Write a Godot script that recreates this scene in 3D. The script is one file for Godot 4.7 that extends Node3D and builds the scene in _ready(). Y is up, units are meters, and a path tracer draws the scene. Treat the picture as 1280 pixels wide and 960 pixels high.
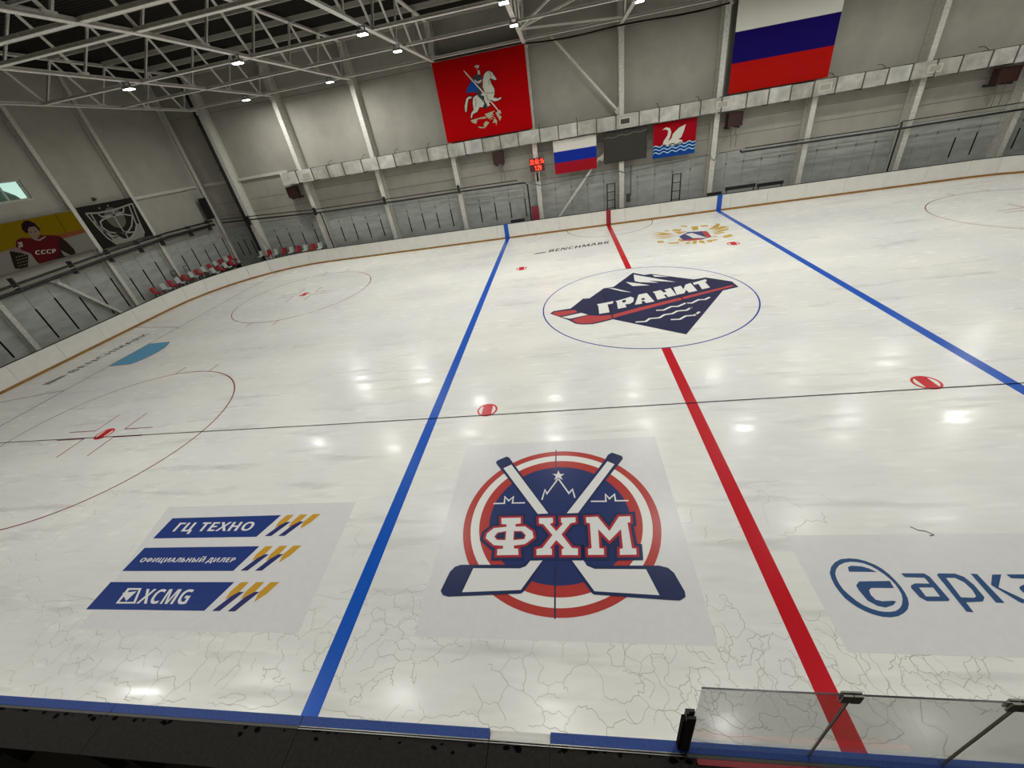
extends Node3D
# An indoor ice rink seen from a gallery above the near boards. World: x along the rink, z across it (far wall at -z), y up, metres.

var taken := {}
var cache := {}
var unit_box: BoxMesh
var tee_mesh: ArrayMesh

# ---------------------------------------------------------------- materials
func mat(hex: String, rough := 0.7, metal := 0.0) -> StandardMaterial3D:
	var key := "%s/%s/%s" % [hex, rough, metal]
	if not cache.has(key):
		var m := StandardMaterial3D.new()
		m.albedo_color = Color.html(hex)
		m.roughness = rough
		m.metallic = metal
		if rough >= 0.8: m.metallic_specular = 0.12
		elif rough <= 0.25: m.metallic_specular = ICE_SPEC
		cache[key] = m
	return cache[key]

func grain_texture(seed_: int, freq: float, lo: float, hi: float, stretch := Vector2i(1, 1), size := 512) -> ImageTexture:
	var n := FastNoiseLite.new()
	n.seed = seed_
	n.frequency = freq
	n.fractal_octaves = 5
	n.fractal_gain = 0.6
	var im := n.get_seamless_image(size / stretch.x, size / stretch.y)
	im.convert(Image.FORMAT_L8)
	im.resize(size, size, Image.INTERPOLATE_CUBIC)
	var d := im.get_data()
	for i in d.size():
		d[i] = int(255.0 * lerpf(lo, hi, d[i] / 255.0))
	return ImageTexture.create_from_image(Image.create_from_data(size, size, false, Image.FORMAT_L8, d))

func grained(hex: String, rough: float, tex: Texture2D, scale_: float, metal := 0.0) -> StandardMaterial3D:
	var m := StandardMaterial3D.new()
	m.albedo_color = Color.html(hex)
	m.albedo_texture = tex
	m.roughness = rough
	m.metallic = metal
	m.uv1_triplanar = true
	m.uv1_world_triplanar = true
	m.uv1_scale = Vector3.ONE * scale_
	return m

# ---------------------------------------------------------------- nodes
func numbered(called: String) -> String:
	if not taken.has(called):
		taken[called] = 0
		return called
	taken[called] += 1
	return "%s_%03d" % [called, taken[called]]

func thing(called: String, label: String, category: String, at := Vector3.ZERO, group := "", kind := "") -> Node3D:
	var o := Node3D.new()
	o.name = numbered(called)
	add_child(o)
	o.position = at
	o.set_meta("label", label)
	o.set_meta("category", category)
	if group: o.set_meta("group", group)
	if kind: o.set_meta("kind", kind)
	return o

func copy(o: Node3D, called: String, label: String, at: Vector3, turn := 0.0) -> Node3D:
	var c: Node3D = o.duplicate()
	c.name = numbered(called)
	add_child(c)
	c.position = at
	c.rotation.y = turn
	c.set_meta("label", label)
	return c

func put(parent: Node3D, called: String, mesh: Mesh, m: Material, xf := Transform3D()) -> MeshInstance3D:
	var o := MeshInstance3D.new()
	o.name = called
	o.mesh = mesh
	o.material_override = m
	parent.add_child(o, true)
	o.transform = xf
	return o

func root_of(p: Node3D) -> Vector3:   # where a parent stands in the world (nothing above a thing is moved)
	var v := Vector3.ZERO
	var n: Node = p
	while n != self and n is Node3D:
		v += (n as Node3D).position
		n = n.get_parent()
	return v

# a box given by its two world corners
func box(parent: Node3D, called: String, a: Vector3, b: Vector3, m: Material) -> MeshInstance3D:
	var s := (b - a).abs()
	return put(parent, called, unit_box, m, Transform3D(Basis.from_scale(s), (a + b) / 2 - root_of(parent)))

# a straight bar of rectangular section between two world points
func aim(a: Vector3, b: Vector3) -> Basis:
	var z := (b - a).normalized()
	var up := Vector3.UP if absf(z.y) < 0.95 else Vector3.BACK
	var x := up.cross(z).normalized()
	return Basis(x, z.cross(x), z)

func bar(parent: Node3D, called: String, a: Vector3, b: Vector3, w: float, h: float, m: Material, mesh: Mesh = null) -> MeshInstance3D:
	var bs := aim(a, b)
	var sc := Vector3(w, h, a.distance_to(b))
	return put(parent, called, mesh if mesh else unit_box, m, Transform3D(Basis(bs.x * sc.x, bs.y * sc.y, bs.z * sc.z), (a + b) / 2 - root_of(parent)))

# ---------------------------------------------------------------- mesh pieces
func st_new() -> SurfaceTool:
	var st := SurfaceTool.new()
	st.begin(Mesh.PRIMITIVE_TRIANGLES)
	return st

func tri(st: SurfaceTool, a: Vector3, b: Vector3, c: Vector3, n: Vector3) -> void:
	var pts := [a, b, c] if (b - a).cross(c - a).dot(n) < 0 else [a, c, b]
	for p in pts:
		st.set_normal(n)
		st.add_vertex(p)

func quad(st: SurfaceTool, a: Vector3, b: Vector3, c: Vector3, d: Vector3, n: Vector3) -> void:
	tri(st, a, b, c, n)
	tri(st, a, c, d, n)

func st_box(st: SurfaceTool, a: Vector3, b: Vector3) -> void:
	var lo := a.min(b)
	var hi := a.max(b)
	for ax in 3:
		for s in 2:
			var n := Vector3.ZERO
			n[ax] = 1.0 if s else -1.0
			var u := (ax + 1) % 3
			var v := (ax + 2) % 3
			var q := []
			for k in [[0, 0], [1, 0], [1, 1], [0, 1]]:
				var p := Vector3.ZERO
				p[ax] = hi[ax] if s else lo[ax]
				p[u] = hi[u] if k[0] else lo[u]
				p[v] = hi[v] if k[1] else lo[v]
				q.append(p)
			quad(st, q[0], q[1], q[2], q[3], n)

func st_tube(st: SurfaceTool, pts: Array, r: float, sides := 8) -> void:
	var rings := []
	for i in pts.size():
		var a: Vector3 = pts[maxi(i - 1, 0)]
		var b: Vector3 = pts[mini(i + 1, pts.size() - 1)]
		var bs := aim(a, b)
		var ring := []
		for k in sides:
			var t := TAU * k / sides
			ring.append(bs.x * cos(t) + bs.y * sin(t))
		rings.append(ring)
	for i in pts.size() - 1:
		for k in sides:
			var k2 := (k + 1) % sides
			var p: Vector3 = pts[i]
			var q: Vector3 = pts[i + 1]
			var n1: Vector3 = rings[i][k]
			var n2: Vector3 = rings[i][k2]
			var m1: Vector3 = rings[i + 1][k]
			var m2: Vector3 = rings[i + 1][k2]
			quad(st, p + n1 * r, p + n2 * r, q + m2 * r, q + m1 * r, (n1 + n2).normalized())
	for e in 2:
		var c: Vector3 = pts[0] if e == 0 else pts[-1]
		var d: Vector3 = ((pts[0] - pts[1]) if e == 0 else (pts[-1] - pts[-2])).normalized()
		var ring: Array = rings[0] if e == 0 else rings[-1]
		for k in sides:
			tri(st, c, c + ring[k] * r, c + ring[(k + 1) % sides] * r, d)

func tube(parent: Node3D, called: String, pts: Array, r: float, m: Material, sides := 8) -> MeshInstance3D:
	var st := st_new()
	var o := root_of(parent)
	var q := []
	for p in pts: q.append(p - o)
	st_tube(st, q, r, sides)
	return put(parent, called, st.commit(), m)

# ---------------------------------------------------------------- flat prints, markings and lettering
func plane_ice(layer: float) -> Dictionary:
	return {"o": Vector3(0, 0.0012 * layer, 0), "u": Vector3.RIGHT, "v": Vector3.BACK, "n": Vector3.UP}

func plane_back(z: float) -> Dictionary:
	return {"o": Vector3(0, 0, z), "u": Vector3.RIGHT, "v": Vector3.UP, "n": Vector3.BACK}

func plane_end(x: float) -> Dictionary:
	return {"o": Vector3(x, 0, 0), "u": Vector3.FORWARD, "v": Vector3.UP, "n": Vector3.RIGHT}

func on(pl: Dictionary, p: Vector2) -> Vector3:
	return pl.o + pl.u * p.x + pl.v * p.y

func pts2(flat: Array) -> PackedVector2Array:
	var r := PackedVector2Array()
	for i in range(0, flat.size(), 2): r.append(Vector2(flat[i], flat[i + 1]))
	return r

func st_poly(st: SurfaceTool, poly: PackedVector2Array, pl: Dictionary, o: Vector3) -> void:
	var t := Geometry2D.triangulate_polygon(poly)
	for i in range(0, t.size(), 3):
		tri(st, on(pl, poly[t[i]]) - o, on(pl, poly[t[i + 1]]) - o, on(pl, poly[t[i + 2]]) - o, pl.n)

func print_poly(parent: Node3D, called: String, polys: Array, pl: Dictionary, m: Material) -> MeshInstance3D:
	var st := st_new()
	for p in polys:
		st_poly(st, p if p is PackedVector2Array else pts2(p), pl, root_of(parent))
	return put(parent, called, st.commit(), m)

func st_ribbon(st: SurfaceTool, line: PackedVector2Array, w: float, pl: Dictionary, o: Vector3, closed := false) -> void:
	var n := line.size()
	var a := []
	var b := []
	for i in n:
		var p := line[(i - 1 + n) % n] if (closed or i > 0) else line[i]
		var q := line[(i + 1) % n] if (closed or i < n - 1) else line[i]
		var d1 := (line[i] - p).normalized()
		var d2 := (q - line[i]).normalized()
		var d := (d1 + d2).normalized()
		var s := Vector2(-d.y, d.x)
		var k := 1.0
		if d1 != Vector2.ZERO and d2 != Vector2.ZERO:
			k = minf(1.0 / maxf(absf(d.dot(d1)), 0.4), 2.0)
		a.append(line[i] + s * w * 0.5 * k)
		b.append(line[i] - s * w * 0.5 * k)
	for i in (n if closed else n - 1):
		var j := (i + 1) % n
		quad(st, on(pl, a[i]) - o, on(pl, a[j]) - o, on(pl, b[j]) - o, on(pl, b[i]) - o, pl.n)

func print_lines(parent: Node3D, called: String, lines: Array, w: float, pl: Dictionary, m: Material, closed := false) -> MeshInstance3D:
	var st := st_new()
	for l in lines:
		st_ribbon(st, l if l is PackedVector2Array else pts2(l), w, pl, root_of(parent), closed)
	return put(parent, called, st.commit(), m)

func arc(c: Vector2, r: float, from := 0.0, to := TAU, steps := 72) -> PackedVector2Array:
	var p := PackedVector2Array()
	for i in steps + (0 if is_equal_approx(to - from, TAU) else 1):
		var t := from + (to - from) * i / steps
		p.append(c + Vector2(cos(t), sin(t)) * r)
	return p

func rect(x0: float, y0: float, x1: float, y1: float) -> PackedVector2Array:
	return PackedVector2Array([Vector2(x0, y0), Vector2(x1, y0), Vector2(x1, y1), Vector2(x0, y1)])

# lettering as flat print: the text's own box is laid on the parallelogram bl, br, tl (plane coordinates)
func print_text(parent: Node3D, called: String, text: String, face: String, weight: int, bl: Vector2, br: Vector2, tl: Vector2, pl: Dictionary, m: Material) -> MeshInstance3D:
	var f := SystemFont.new()
	f.font_names = PackedStringArray([face])
	f.font_weight = weight
	var tm := TextMesh.new()
	tm.text = text
	tm.font = f
	tm.font_size = 48
	tm.depth = 0.02
	tm.curve_step = 1.0
	var st := st_new()
	var o := root_of(parent)
	for s in tm.get_surface_count():
		var arr := tm.surface_get_arrays(s)
		var v: PackedVector3Array = arr[Mesh.ARRAY_VERTEX]
		var idx: PackedInt32Array = arr[Mesh.ARRAY_INDEX] if arr[Mesh.ARRAY_INDEX] else PackedInt32Array(range(v.size()))
		var lo := v[0]
		var hi := v[0]
		for p in v:
			lo = lo.min(p)
			hi = hi.max(p)
		for i in range(0, idx.size(), 3):
			var t := [v[idx[i]], v[idx[i + 1]], v[idx[i + 2]]]
			if t[0].z < 0.005 or t[1].z < 0.005 or t[2].z < 0.005: continue
			var q := []
			for p in t:
				var w: Vector3 = (p - lo) / (hi - lo)
				q.append(on(pl, bl + (br - bl) * w.x + (tl - bl) * w.y) - o)
			tri(st, q[0], q[1], q[2], pl.n)
	return put(parent, called, st.commit(), m)

# ---------------------------------------------------------------- the rink outline
const ICE_SPEC := 0.32
const RX := 30.6
const RZ := 15.0
const RR := 8.0

func outline(grow := 0.0, steps := 16) -> PackedVector2Array:   # from the far centre counter to the left end, all round
	var p := PackedVector2Array()
	for q in [[-1, -1, -PI / 2, -PI], [-1, 1, PI, PI / 2], [1, 1, PI / 2, 0.0], [1, -1, 0.0, -PI / 2]]:
		var c := Vector2(q[0] * (RX - RR), q[1] * (RZ - RR))
		for i in steps + 1:
			var t: float = lerpf(q[2], q[3], float(i) / steps)
			p.append(c + Vector2(cos(t), sin(t)) * (RR + grow))
	return p

func ice_material() -> StandardMaterial3D:
	var w := 2048
	var h := 1024
	var layers := []
	for k in [[11, 0.010, 24, 1], [23, 0.05, 9, 1], [37, 0.006, 1, 1], [41, 0.16, 5, 1]]:
		var n := FastNoiseLite.new()
		n.seed = k[0]
		n.frequency = k[1]
		n.fractal_octaves = 4
		var im := n.get_image(w / k[2], h / k[3])
		im.convert(Image.FORMAT_L8)
		im.resize(w, h, Image.INTERPOLATE_CUBIC)
		layers.append(im.get_data())
	var d := PackedByteArray()
	d.resize(w * h * 3)
	var a: PackedByteArray = layers[0]
	var b: PackedByteArray = layers[1]
	var c: PackedByteArray = layers[2]
	var e: PackedByteArray = layers[3]
	var rough := PackedByteArray()
	rough.resize(w * h)
	for i in w * h:
		var s := 1.0 + (a[i] - 128) * 0.00022 + (c[i] - 128) * 0.00024 + (e[i] - 128) * 0.00012
		var dark := maxf(0.0, b[i] - 170.0) * 0.0013
		s -= dark
		var warm := (c[i] - 128) * 0.00012
		d[3 * i] = clampi(int(233.0 * s), 0, 255)
		d[3 * i + 1] = clampi(int(232.0 * s), 0, 255)
		d[3 * i + 2] = clampi(int(225.0 * (s - warm)), 0, 255)
		rough[i] = clampi(int(57 + (b[i] - 128) * 0.22 + (e[i] - 128) * 0.14), 25, 140)
	var m := StandardMaterial3D.new()
	m.albedo_texture = ImageTexture.create_from_image(Image.create_from_data(w, h, false, Image.FORMAT_RGB8, d))
	m.roughness = 1.0
	m.roughness_texture = ImageTexture.create_from_image(Image.create_from_data(w, h, false, Image.FORMAT_L8, rough))
	m.metallic_specular = ICE_SPEC
	return m

# ---------------------------------------------------------------- start
const COLUMN_X := [-28.9, -22.9, -16.9, -10.9, -4.9, 1.1, 7.25, 13.1, 19.1, 25.1, 31.1]
const WALL_Z := -17.1
const END_X := -32.2
const NEAR_WALL_Z := 21.0
const DECK_Y := 13.75

func bottom_y(z: float) -> float: return 11.62 - 0.0145 * absf(z)
func top_y(z: float) -> float: return 13.62 - 0.012 * absf(z)

func _ready() -> void:
	unit_box = BoxMesh.new()
	unit_box.size = Vector3.ONE
	# camera
	var cam := Camera3D.new()
	cam.name = "camera"
	add_child(cam)
	cam.position = Vector3(-3.103, 7.205, 16.812)
	cam.rotation = Vector3(-0.5638, 0.1904, -0.1748)
	cam.fov = 87.247
	cam.near = 0.05
	cam.far = 300
	# sky, exposure
	var env := Environment.new()
	var sky := Sky.new()
	var sm := ProceduralSkyMaterial.new()
	sm.sky_top_color = Color(0.42, 0.62, 0.62)
	sm.sky_horizon_color = Color(0.72, 0.86, 0.80)
	sm.ground_horizon_color = Color(0.35, 0.40, 0.36)
	sm.ground_bottom_color = Color(0.16, 0.18, 0.16)
	sm.sky_energy_multiplier = 1.15
	sky.sky_material = sm
	env.background_mode = Environment.BG_SKY
	env.sky = sky
	env.tonemap_mode = Environment.TONE_MAPPER_LINEAR
	env.tonemap_exposure = 1.0
	env.sdfgi_enabled = true
	env.ssao_enabled = true
	env.ssil_enabled = true
	var we := WorldEnvironment.new()
	we.name = "world_environment"
	we.environment = env
	add_child(we)

	build_shell()
	build_columns()
	build_roof()
	build_ice()
	build_boards()
	build_logos()
	build_wall_fittings()
	build_end_wall()
	build_seats()
	build_lamps()
	build_outside()

# ---------------------------------------------------------------- shell: floor, walls, ceiling
func build_shell() -> void:
	var wall_tex := grain_texture(5, 0.008, 0.92, 1.0)
	var stain_tex := grain_texture(9, 0.02, 0.84, 1.0, Vector2i(4, 1))
	cache["wall_upper"] = grained("a39f94", 0.75, wall_tex, 0.13)
	cache["wall_lower"] = grained("aaada6", 0.6, stain_tex, 0.21)
	cache["paint"] = grained("d6d3c8", 0.6, grain_texture(17, 0.03, 0.8, 1.0), 0.4)
	var dt := grain_texture(29, 0.02, 0.72, 1.0)
	for q in [["duct", "c6c4ba"], ["duct_b", "b7b5a9"], ["duct_c", "d1cfc7"]]: cache[q[0]] = grained(q[1], 0.5, dt, 0.1)
	cache["concrete"] = grained("4a4740", 0.9, wall_tex, 0.3)
	var fl := thing("floor", "dark grey concrete floor around the ice", "floor", Vector3.ZERO, "", "structure")
	box(fl, "slab", Vector3(-33, -0.4, -17.6), Vector3(33, -0.03, 21.5), cache.concrete)

	# far wall: a slab with cladding panels in every bay
	var wb := thing("wall_back", "long grey clad wall carrying the duct and the flags", "wall", Vector3(0, 0, WALL_Z), "", "structure")
	box(wb, "backing", Vector3(-32.5, -0.03, WALL_Z - 0.35), Vector3(32.5, 14.6, WALL_Z - 0.05), mat("2c2a26", 0.9))
	var edges := [-32.2] + COLUMN_X + [32.4]
	var rows := [[3.45, 4.38], [4.40, 5.28], [5.30, 6.74], [6.76, 11.28], [11.30, 14.2]]
	for i in edges.size() - 1:
		for r in rows:
			box(wb, "wall_panel", Vector3(edges[i] + 0.006, r[0], WALL_Z - 0.05), Vector3(edges[i + 1] - 0.006, r[1], WALL_Z), cache.wall_upper)
		var n := 5
		for k in n:
			var x0: float = lerpf(edges[i], edges[i + 1], float(k) / n)
			var x1: float = lerpf(edges[i], edges[i + 1], float(k + 1) / n)
			if x1 - x0 < 0.4: continue
			box(wb, "lower_panel", Vector3(x0 + 0.008, -0.02, WALL_Z - 0.05), Vector3(x1 - 0.008, 3.43, WALL_Z + 0.012), cache.wall_lower)
			if k > 0 and (x0 < -5 or x0 > 22.5):
				box(wb, "slot", Vector3(x0 - 0.035, 1.05, WALL_Z), Vector3(x0 + 0.035, 2.35 - 0.12 * (k % 2), WALL_Z + 0.03), mat("11110f", 0.8))
			if k > 0:
				box(wb, "bolt_plate", Vector3(x0 - 0.05, 2.62, WALL_Z), Vector3(x0 + 0.05, 2.74, WALL_Z + 0.05), mat("74746d", 0.6))
	# end wall with a window opening
	var we_ := thing("wall_left", "dim grey end wall with window and banners", "wall", Vector3(END_X, 0, 0), "", "structure")
	var W := [-4.92, -2.15, 7.74, 8.68]      # opening: z0, z1, y0, y1
	var mo: Material = cache.wall_upper
	box(we_, "wall_section", Vector3(END_X - 0.3, -0.03, -17.4), Vector3(END_X, W[2], 21.3), mo)
	box(we_, "wall_section", Vector3(END_X - 0.3, W[3], -17.4), Vector3(END_X, 14.6, 21.3), mo)
	box(we_, "wall_section", Vector3(END_X - 0.3, W[2], -17.4), Vector3(END_X, W[3], W[0]), mo)
	box(we_, "wall_section", Vector3(END_X - 0.3, W[2], W[1]), Vector3(END_X, W[3], 21.3), mo)
	var z := -16.3
	var nth := 0
	while z < 15.0:
		box(we_, "lower_panel", Vector3(END_X, -0.02, z + 0.01), Vector3(END_X + 0.03, 3.6, z + 1.14), cache.wall_lower)
		box(we_, "slot", Vector3(END_X + 0.03, 0.9, z - 0.035), Vector3(END_X + 0.055, 2.85 - 0.2 * (nth % 3), z + 0.035), mat("0e0e0c", 0.8))
		z += 1.15
		nth += 1
	var win := thing("window_1", "small window with pale sky and treetops behind, high in end wall", "window", Vector3(END_X, W[2], (W[0] + W[1]) / 2), "", "structure")
	var fr := mat("b9b8ae", 0.5)
	for q in [[W[2], W[2] + 0.06, W[0], W[1]], [W[3] - 0.06, W[3], W[0], W[1]], [W[2], W[3], W[0], W[0] + 0.06], [W[2], W[3], W[1] - 0.06, W[1]], [W[2], W[3], -3.93, -3.86], [W[2], W[3], -3.0, -2.93]]:
		box(win, "window_frame", Vector3(END_X - 0.16, q[0], q[2]), Vector3(END_X - 0.08, q[1], q[3]), fr)
	var gm := StandardMaterial3D.new()
	gm.albedo_color = Color(0.8, 0.95, 0.92, 0.06)
	gm.transparency = BaseMaterial3D.TRANSPARENCY_ALPHA
	gm.roughness = 0.02
	for q in [[-4.86, -3.93], [-3.86, -3.0], [-2.93, -2.21]]:
		box(win, "pane", Vector3(END_X - 0.125, W[2] + 0.06, q[0]), Vector3(END_X - 0.119, W[3] - 0.06, q[1]), gm)
	box(win, "window_sill", Vector3(END_X - 0.3, W[2] - 0.05, W[0] - 0.05), Vector3(END_X + 0.08, W[2], W[1] + 0.05), fr)
	var wr := thing("wall_right", "grey end wall beyond the far goal", "wall", Vector3(32.4, 0, 0), "", "structure")
	box(wr, "wall_section", Vector3(32.4, -0.03, -17.4), Vector3(32.8, 14.6, 21.3), cache.wall_upper)
	var wn := thing("wall_front", "grey wall behind the spectators", "wall", Vector3(0, 0, NEAR_WALL_Z), "", "structure")
	box(wn, "wall_section", Vector3(-32.5, -0.03, NEAR_WALL_Z), Vector3(32.5, 14.6, NEAR_WALL_Z + 0.3), cache.wall_upper)

func build_columns() -> void:
	# H section, front flange towards the ice
	var st := st_new()
	st_box(st, Vector3(-0.16, 0, -0.02), Vector3(0.16, 1, 0.02))
	st_box(st, Vector3(-0.16, 0, -0.78), Vector3(0.16, 1, -0.74))
	st_box(st, Vector3(-0.02, 0, -0.74), Vector3(0.02, 1, -0.02))
	var h := st.commit()
	for x in COLUMN_X:
		var c := thing("steel_column", "pale painted steel column standing against the long wall", "column", Vector3(x, 0, -16.3), "columns of the long wall", "structure")
		put(c, "shaft", h, cache.paint, Transform3D(Basis.from_scale(Vector3(1, 13.6, 1)), Vector3(0, -0.03, 0)))
		box(c, "splice_plate", Vector3(x - 0.19, 3.0, -16.29), Vector3(x + 0.19, 3.08, -16.262), cache.paint)
		box(c, "head_plate", Vector3(x - 0.22, 11.2, -16.5), Vector3(x + 0.22, 11.34, -16.24), cache.paint)
	for z in [0.0, -6.25, -10.3, -16.45, 6.25, 12.4]:
		var c := thing("steel_column", "pale painted steel column standing against the end wall", "column", Vector3(-31.85, 0, z), "columns of the end wall", "structure")
		put(c, "shaft", h, cache.paint, Transform3D(Basis(Vector3.UP, PI / 2) * Basis.from_scale(Vector3(0.75, 13.6, 0.42)), Vector3(0, -0.03, 0)))
	# braces
	var b1 := thing("wall_brace", "diagonal steel brace rising from duct to roof beside the large red flag", "brace", Vector3(1.0, 6.9, -16.35))
	bar(b1, "tube", Vector3(-3.2, 11.5, -16.4), Vector3(0.95, 6.9, -16.4), 0.14, 0.14, cache.paint)
	bar(b1, "gusset", Vector3(0.75, 6.85, -16.4), Vector3(1.05, 7.15, -16.4), 0.03, 0.3, cache.paint)
	var b2 := thing("wall_brace", "diagonal steel brace falling from below the dark screen to the boards", "brace", Vector3(-3.6, 0, -16.35))
	bar(b2, "tube", Vector3(-0.4, 4.4, -16.45), Vector3(-4.3, -0.02, -16.45), 0.14, 0.14, cache.paint)
	bar(b2, "gusset", Vector3(-0.35, 4.2, -16.45), Vector3(0.0, 4.6, -16.45), 0.03, 0.3, cache.paint)
	var b3 := thing("wall_brace", "diagonal grey brace low on the end wall below the goalkeeper banner", "brace", Vector3(-31.9, 0, -5.6))
	bar(b3, "tube", Vector3(-31.95, 3.6, -2.95), Vector3(-31.95, 0.0, -5.65), 0.16, 0.16, cache.paint)
	bar(b3, "gusset", Vector3(-31.95, 3.55, -3.15), Vector3(-31.95, 3.8, -2.75), 0.03, 0.3, cache.paint)
	var dp := thing("drain_pipe", "black drain pipe running up beside the corner column", "pipe", Vector3(-29.3, 0, -16.4))
	tube(dp, "pipe", [Vector3(-29.3, -0.02, -16.42), Vector3(-29.3, 13.5, -16.42)], 0.13, mat("0c0b0a", 0.6), 12)
	for y in [1.6, 4.6, 7.6, 10.6]:
		box(dp, "clip", Vector3(-29.46, y, -16.56), Vector3(-29.14, y + 0.05, -16.26), mat("14130f", 0.6))

# ---------------------------------------------------------------- roof: deck, trusses, ties, purlins
func build_roof() -> void:
	var st := st_new()                      # inverted T of unit length
	st_box(st, Vector3(-0.11, 0, -0.5), Vector3(0.11, 0.025, 0.5))
	st_box(st, Vector3(-0.03, 0.025, -0.5), Vector3(0.03, 0.14, 0.5))
	tee_mesh = st.commit()
	var paint := grained("ece9e0", 0.55, grain_texture(61, 0.03, 0.85, 1.0), 0.4)
	var deck := mat("2a2824", 0.85)
	var ceil_ := thing("ceiling", "dark corrugated metal roof deck above the trusses", "ceiling", Vector3(0, DECK_Y, 0), "", "structure")
	# corrugated sheets, ribs along the rink, one strip per 3 m
	var cs := st_new()
	var prof := [Vector2(0, 0), Vector2(0.09, 0), Vector2(0.13, 0.06), Vector2(0.21, 0.06), Vector2(0.25, 0)]
	var zz := 0.0
	while zz < 2.99:
		for k in 4:
			var a := Vector3(-3.0, prof[k].y, zz + prof[k].x)
			var b := Vector3(-3.0, prof[k + 1].y, zz + prof[k + 1].x)
			var n := (b - a).cross(Vector3.RIGHT).normalized()
			if n.y > 0: n = -n
			quad(cs, a, b, b + Vector3.RIGHT * 6.0, a + Vector3.RIGHT * 6.0, n)
		zz += 0.25
	var sheet := cs.commit()
	for i in 11:
		for j in 13:
			var z0 := -17.3 + 3.0 * j
			put(ceil_, "roof_sheet", sheet, deck, Transform3D(Basis(), Vector3(-30.0 + 6.0 * i, 0.0, z0)))
	box(ceil_, "roof_cover", Vector3(-33, DECK_Y + 0.12, -17.6), Vector3(33.5, DECK_Y + 0.45, 21.5), mat("22211e", 0.9))
	for x in COLUMN_X:
		var t := thing("roof_truss", "white painted steel roof truss spanning across the rink", "truss", Vector3(x, 11.4, 0), "roof trusses over the ice", "structure")
		for s in [-1, 1]:
			bar(t, "bottom_chord", Vector3(x, bottom_y(16.4), 16.4 * s), Vector3(x, bottom_y(0), 0), 1, 1, paint, tee_mesh)
			bar(t, "top_chord", Vector3(x, top_y(16.6), 16.6 * s), Vector3(x, top_y(0), 0), 1, 1, paint, tee_mesh)
		for k in range(-5, 6):
			var z := 3.0 * k
			var lo := Vector3(x, bottom_y(z) + 0.08, z)
			for d in [-1.5, 1.5]:
				bar(t, "web_bar", lo, Vector3(x, top_y(z + d), z + d), 0.09, 0.07, paint)
			box(t, "node_plate", Vector3(x - 0.05, bottom_y(z) + 0.02, z - 0.22), Vector3(x + 0.05, bottom_y(z) + 0.2, z + 0.22), paint)
	for z in [-15.4, -10.2, -5.85, 0.3, 2.2, 7.0, 12.0]:
		var t := thing("tie_beam", "white steel tie beam running lengthwise under the trusses", "beam", Vector3(0, bottom_y(z), z), "tie beams under the roof", "structure")
		for i in COLUMN_X.size() - 1:
			bar(t, "beam_section", Vector3(COLUMN_X[i] + 0.05, bottom_y(z) + 0.03, z), Vector3(COLUMN_X[i + 1] - 0.05, bottom_y(z) + 0.03, z), 1, 1, paint, tee_mesh)
	for k in range(-6, 7):
		var z := 3.0 * k - 1.5
		if z < -16.6: z = -16.3
		var t := thing("purlin", "pale steel purlin running lengthwise under the roof deck", "beam", Vector3(0, top_y(z) + 0.1, z), "purlins under the roof deck", "structure")
		for i in COLUMN_X.size() - 1:
			box(t, "purlin_section", Vector3(COLUMN_X[i], top_y(z) + 0.02, z - 0.05), Vector3(COLUMN_X[i + 1], DECK_Y - 0.01, z + 0.05), mat("aaa79c", 0.7))
	# short knee bars between purlins and trusses
	var fan := thing("roof_bracing", "fan of thin white bracing bars meeting at the truss end above the long wall", "brace", Vector3(-4.9, 11.4, -13.0))
	for e in [Vector3(1.1, 13.3, -4.5), Vector3(1.1, 12.4, -9.0), Vector3(1.1, 11.5, -15.0)]:
		bar(fan, "bracing_bar", Vector3(-4.9, 11.5, -12.0), e, 0.09, 0.09, paint)
	var cb := thing("roof_cable", "loose black cable sagging along the roof edge over the long wall", "cable", Vector3(-4.8, 11.3, -16.2))
	var pts := []
	for i in 25:
		var f := i / 24.0
		pts.append(Vector3(lerpf(-4.8, 7.2, f), lerpf(11.36, 11.3, f) - 0.10 * sin(f * PI) - 0.06 * sin(f * 9.0), -16.05))
	tube(cb, "cable", pts, 0.045, mat("171512", 0.8), 6)

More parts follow.
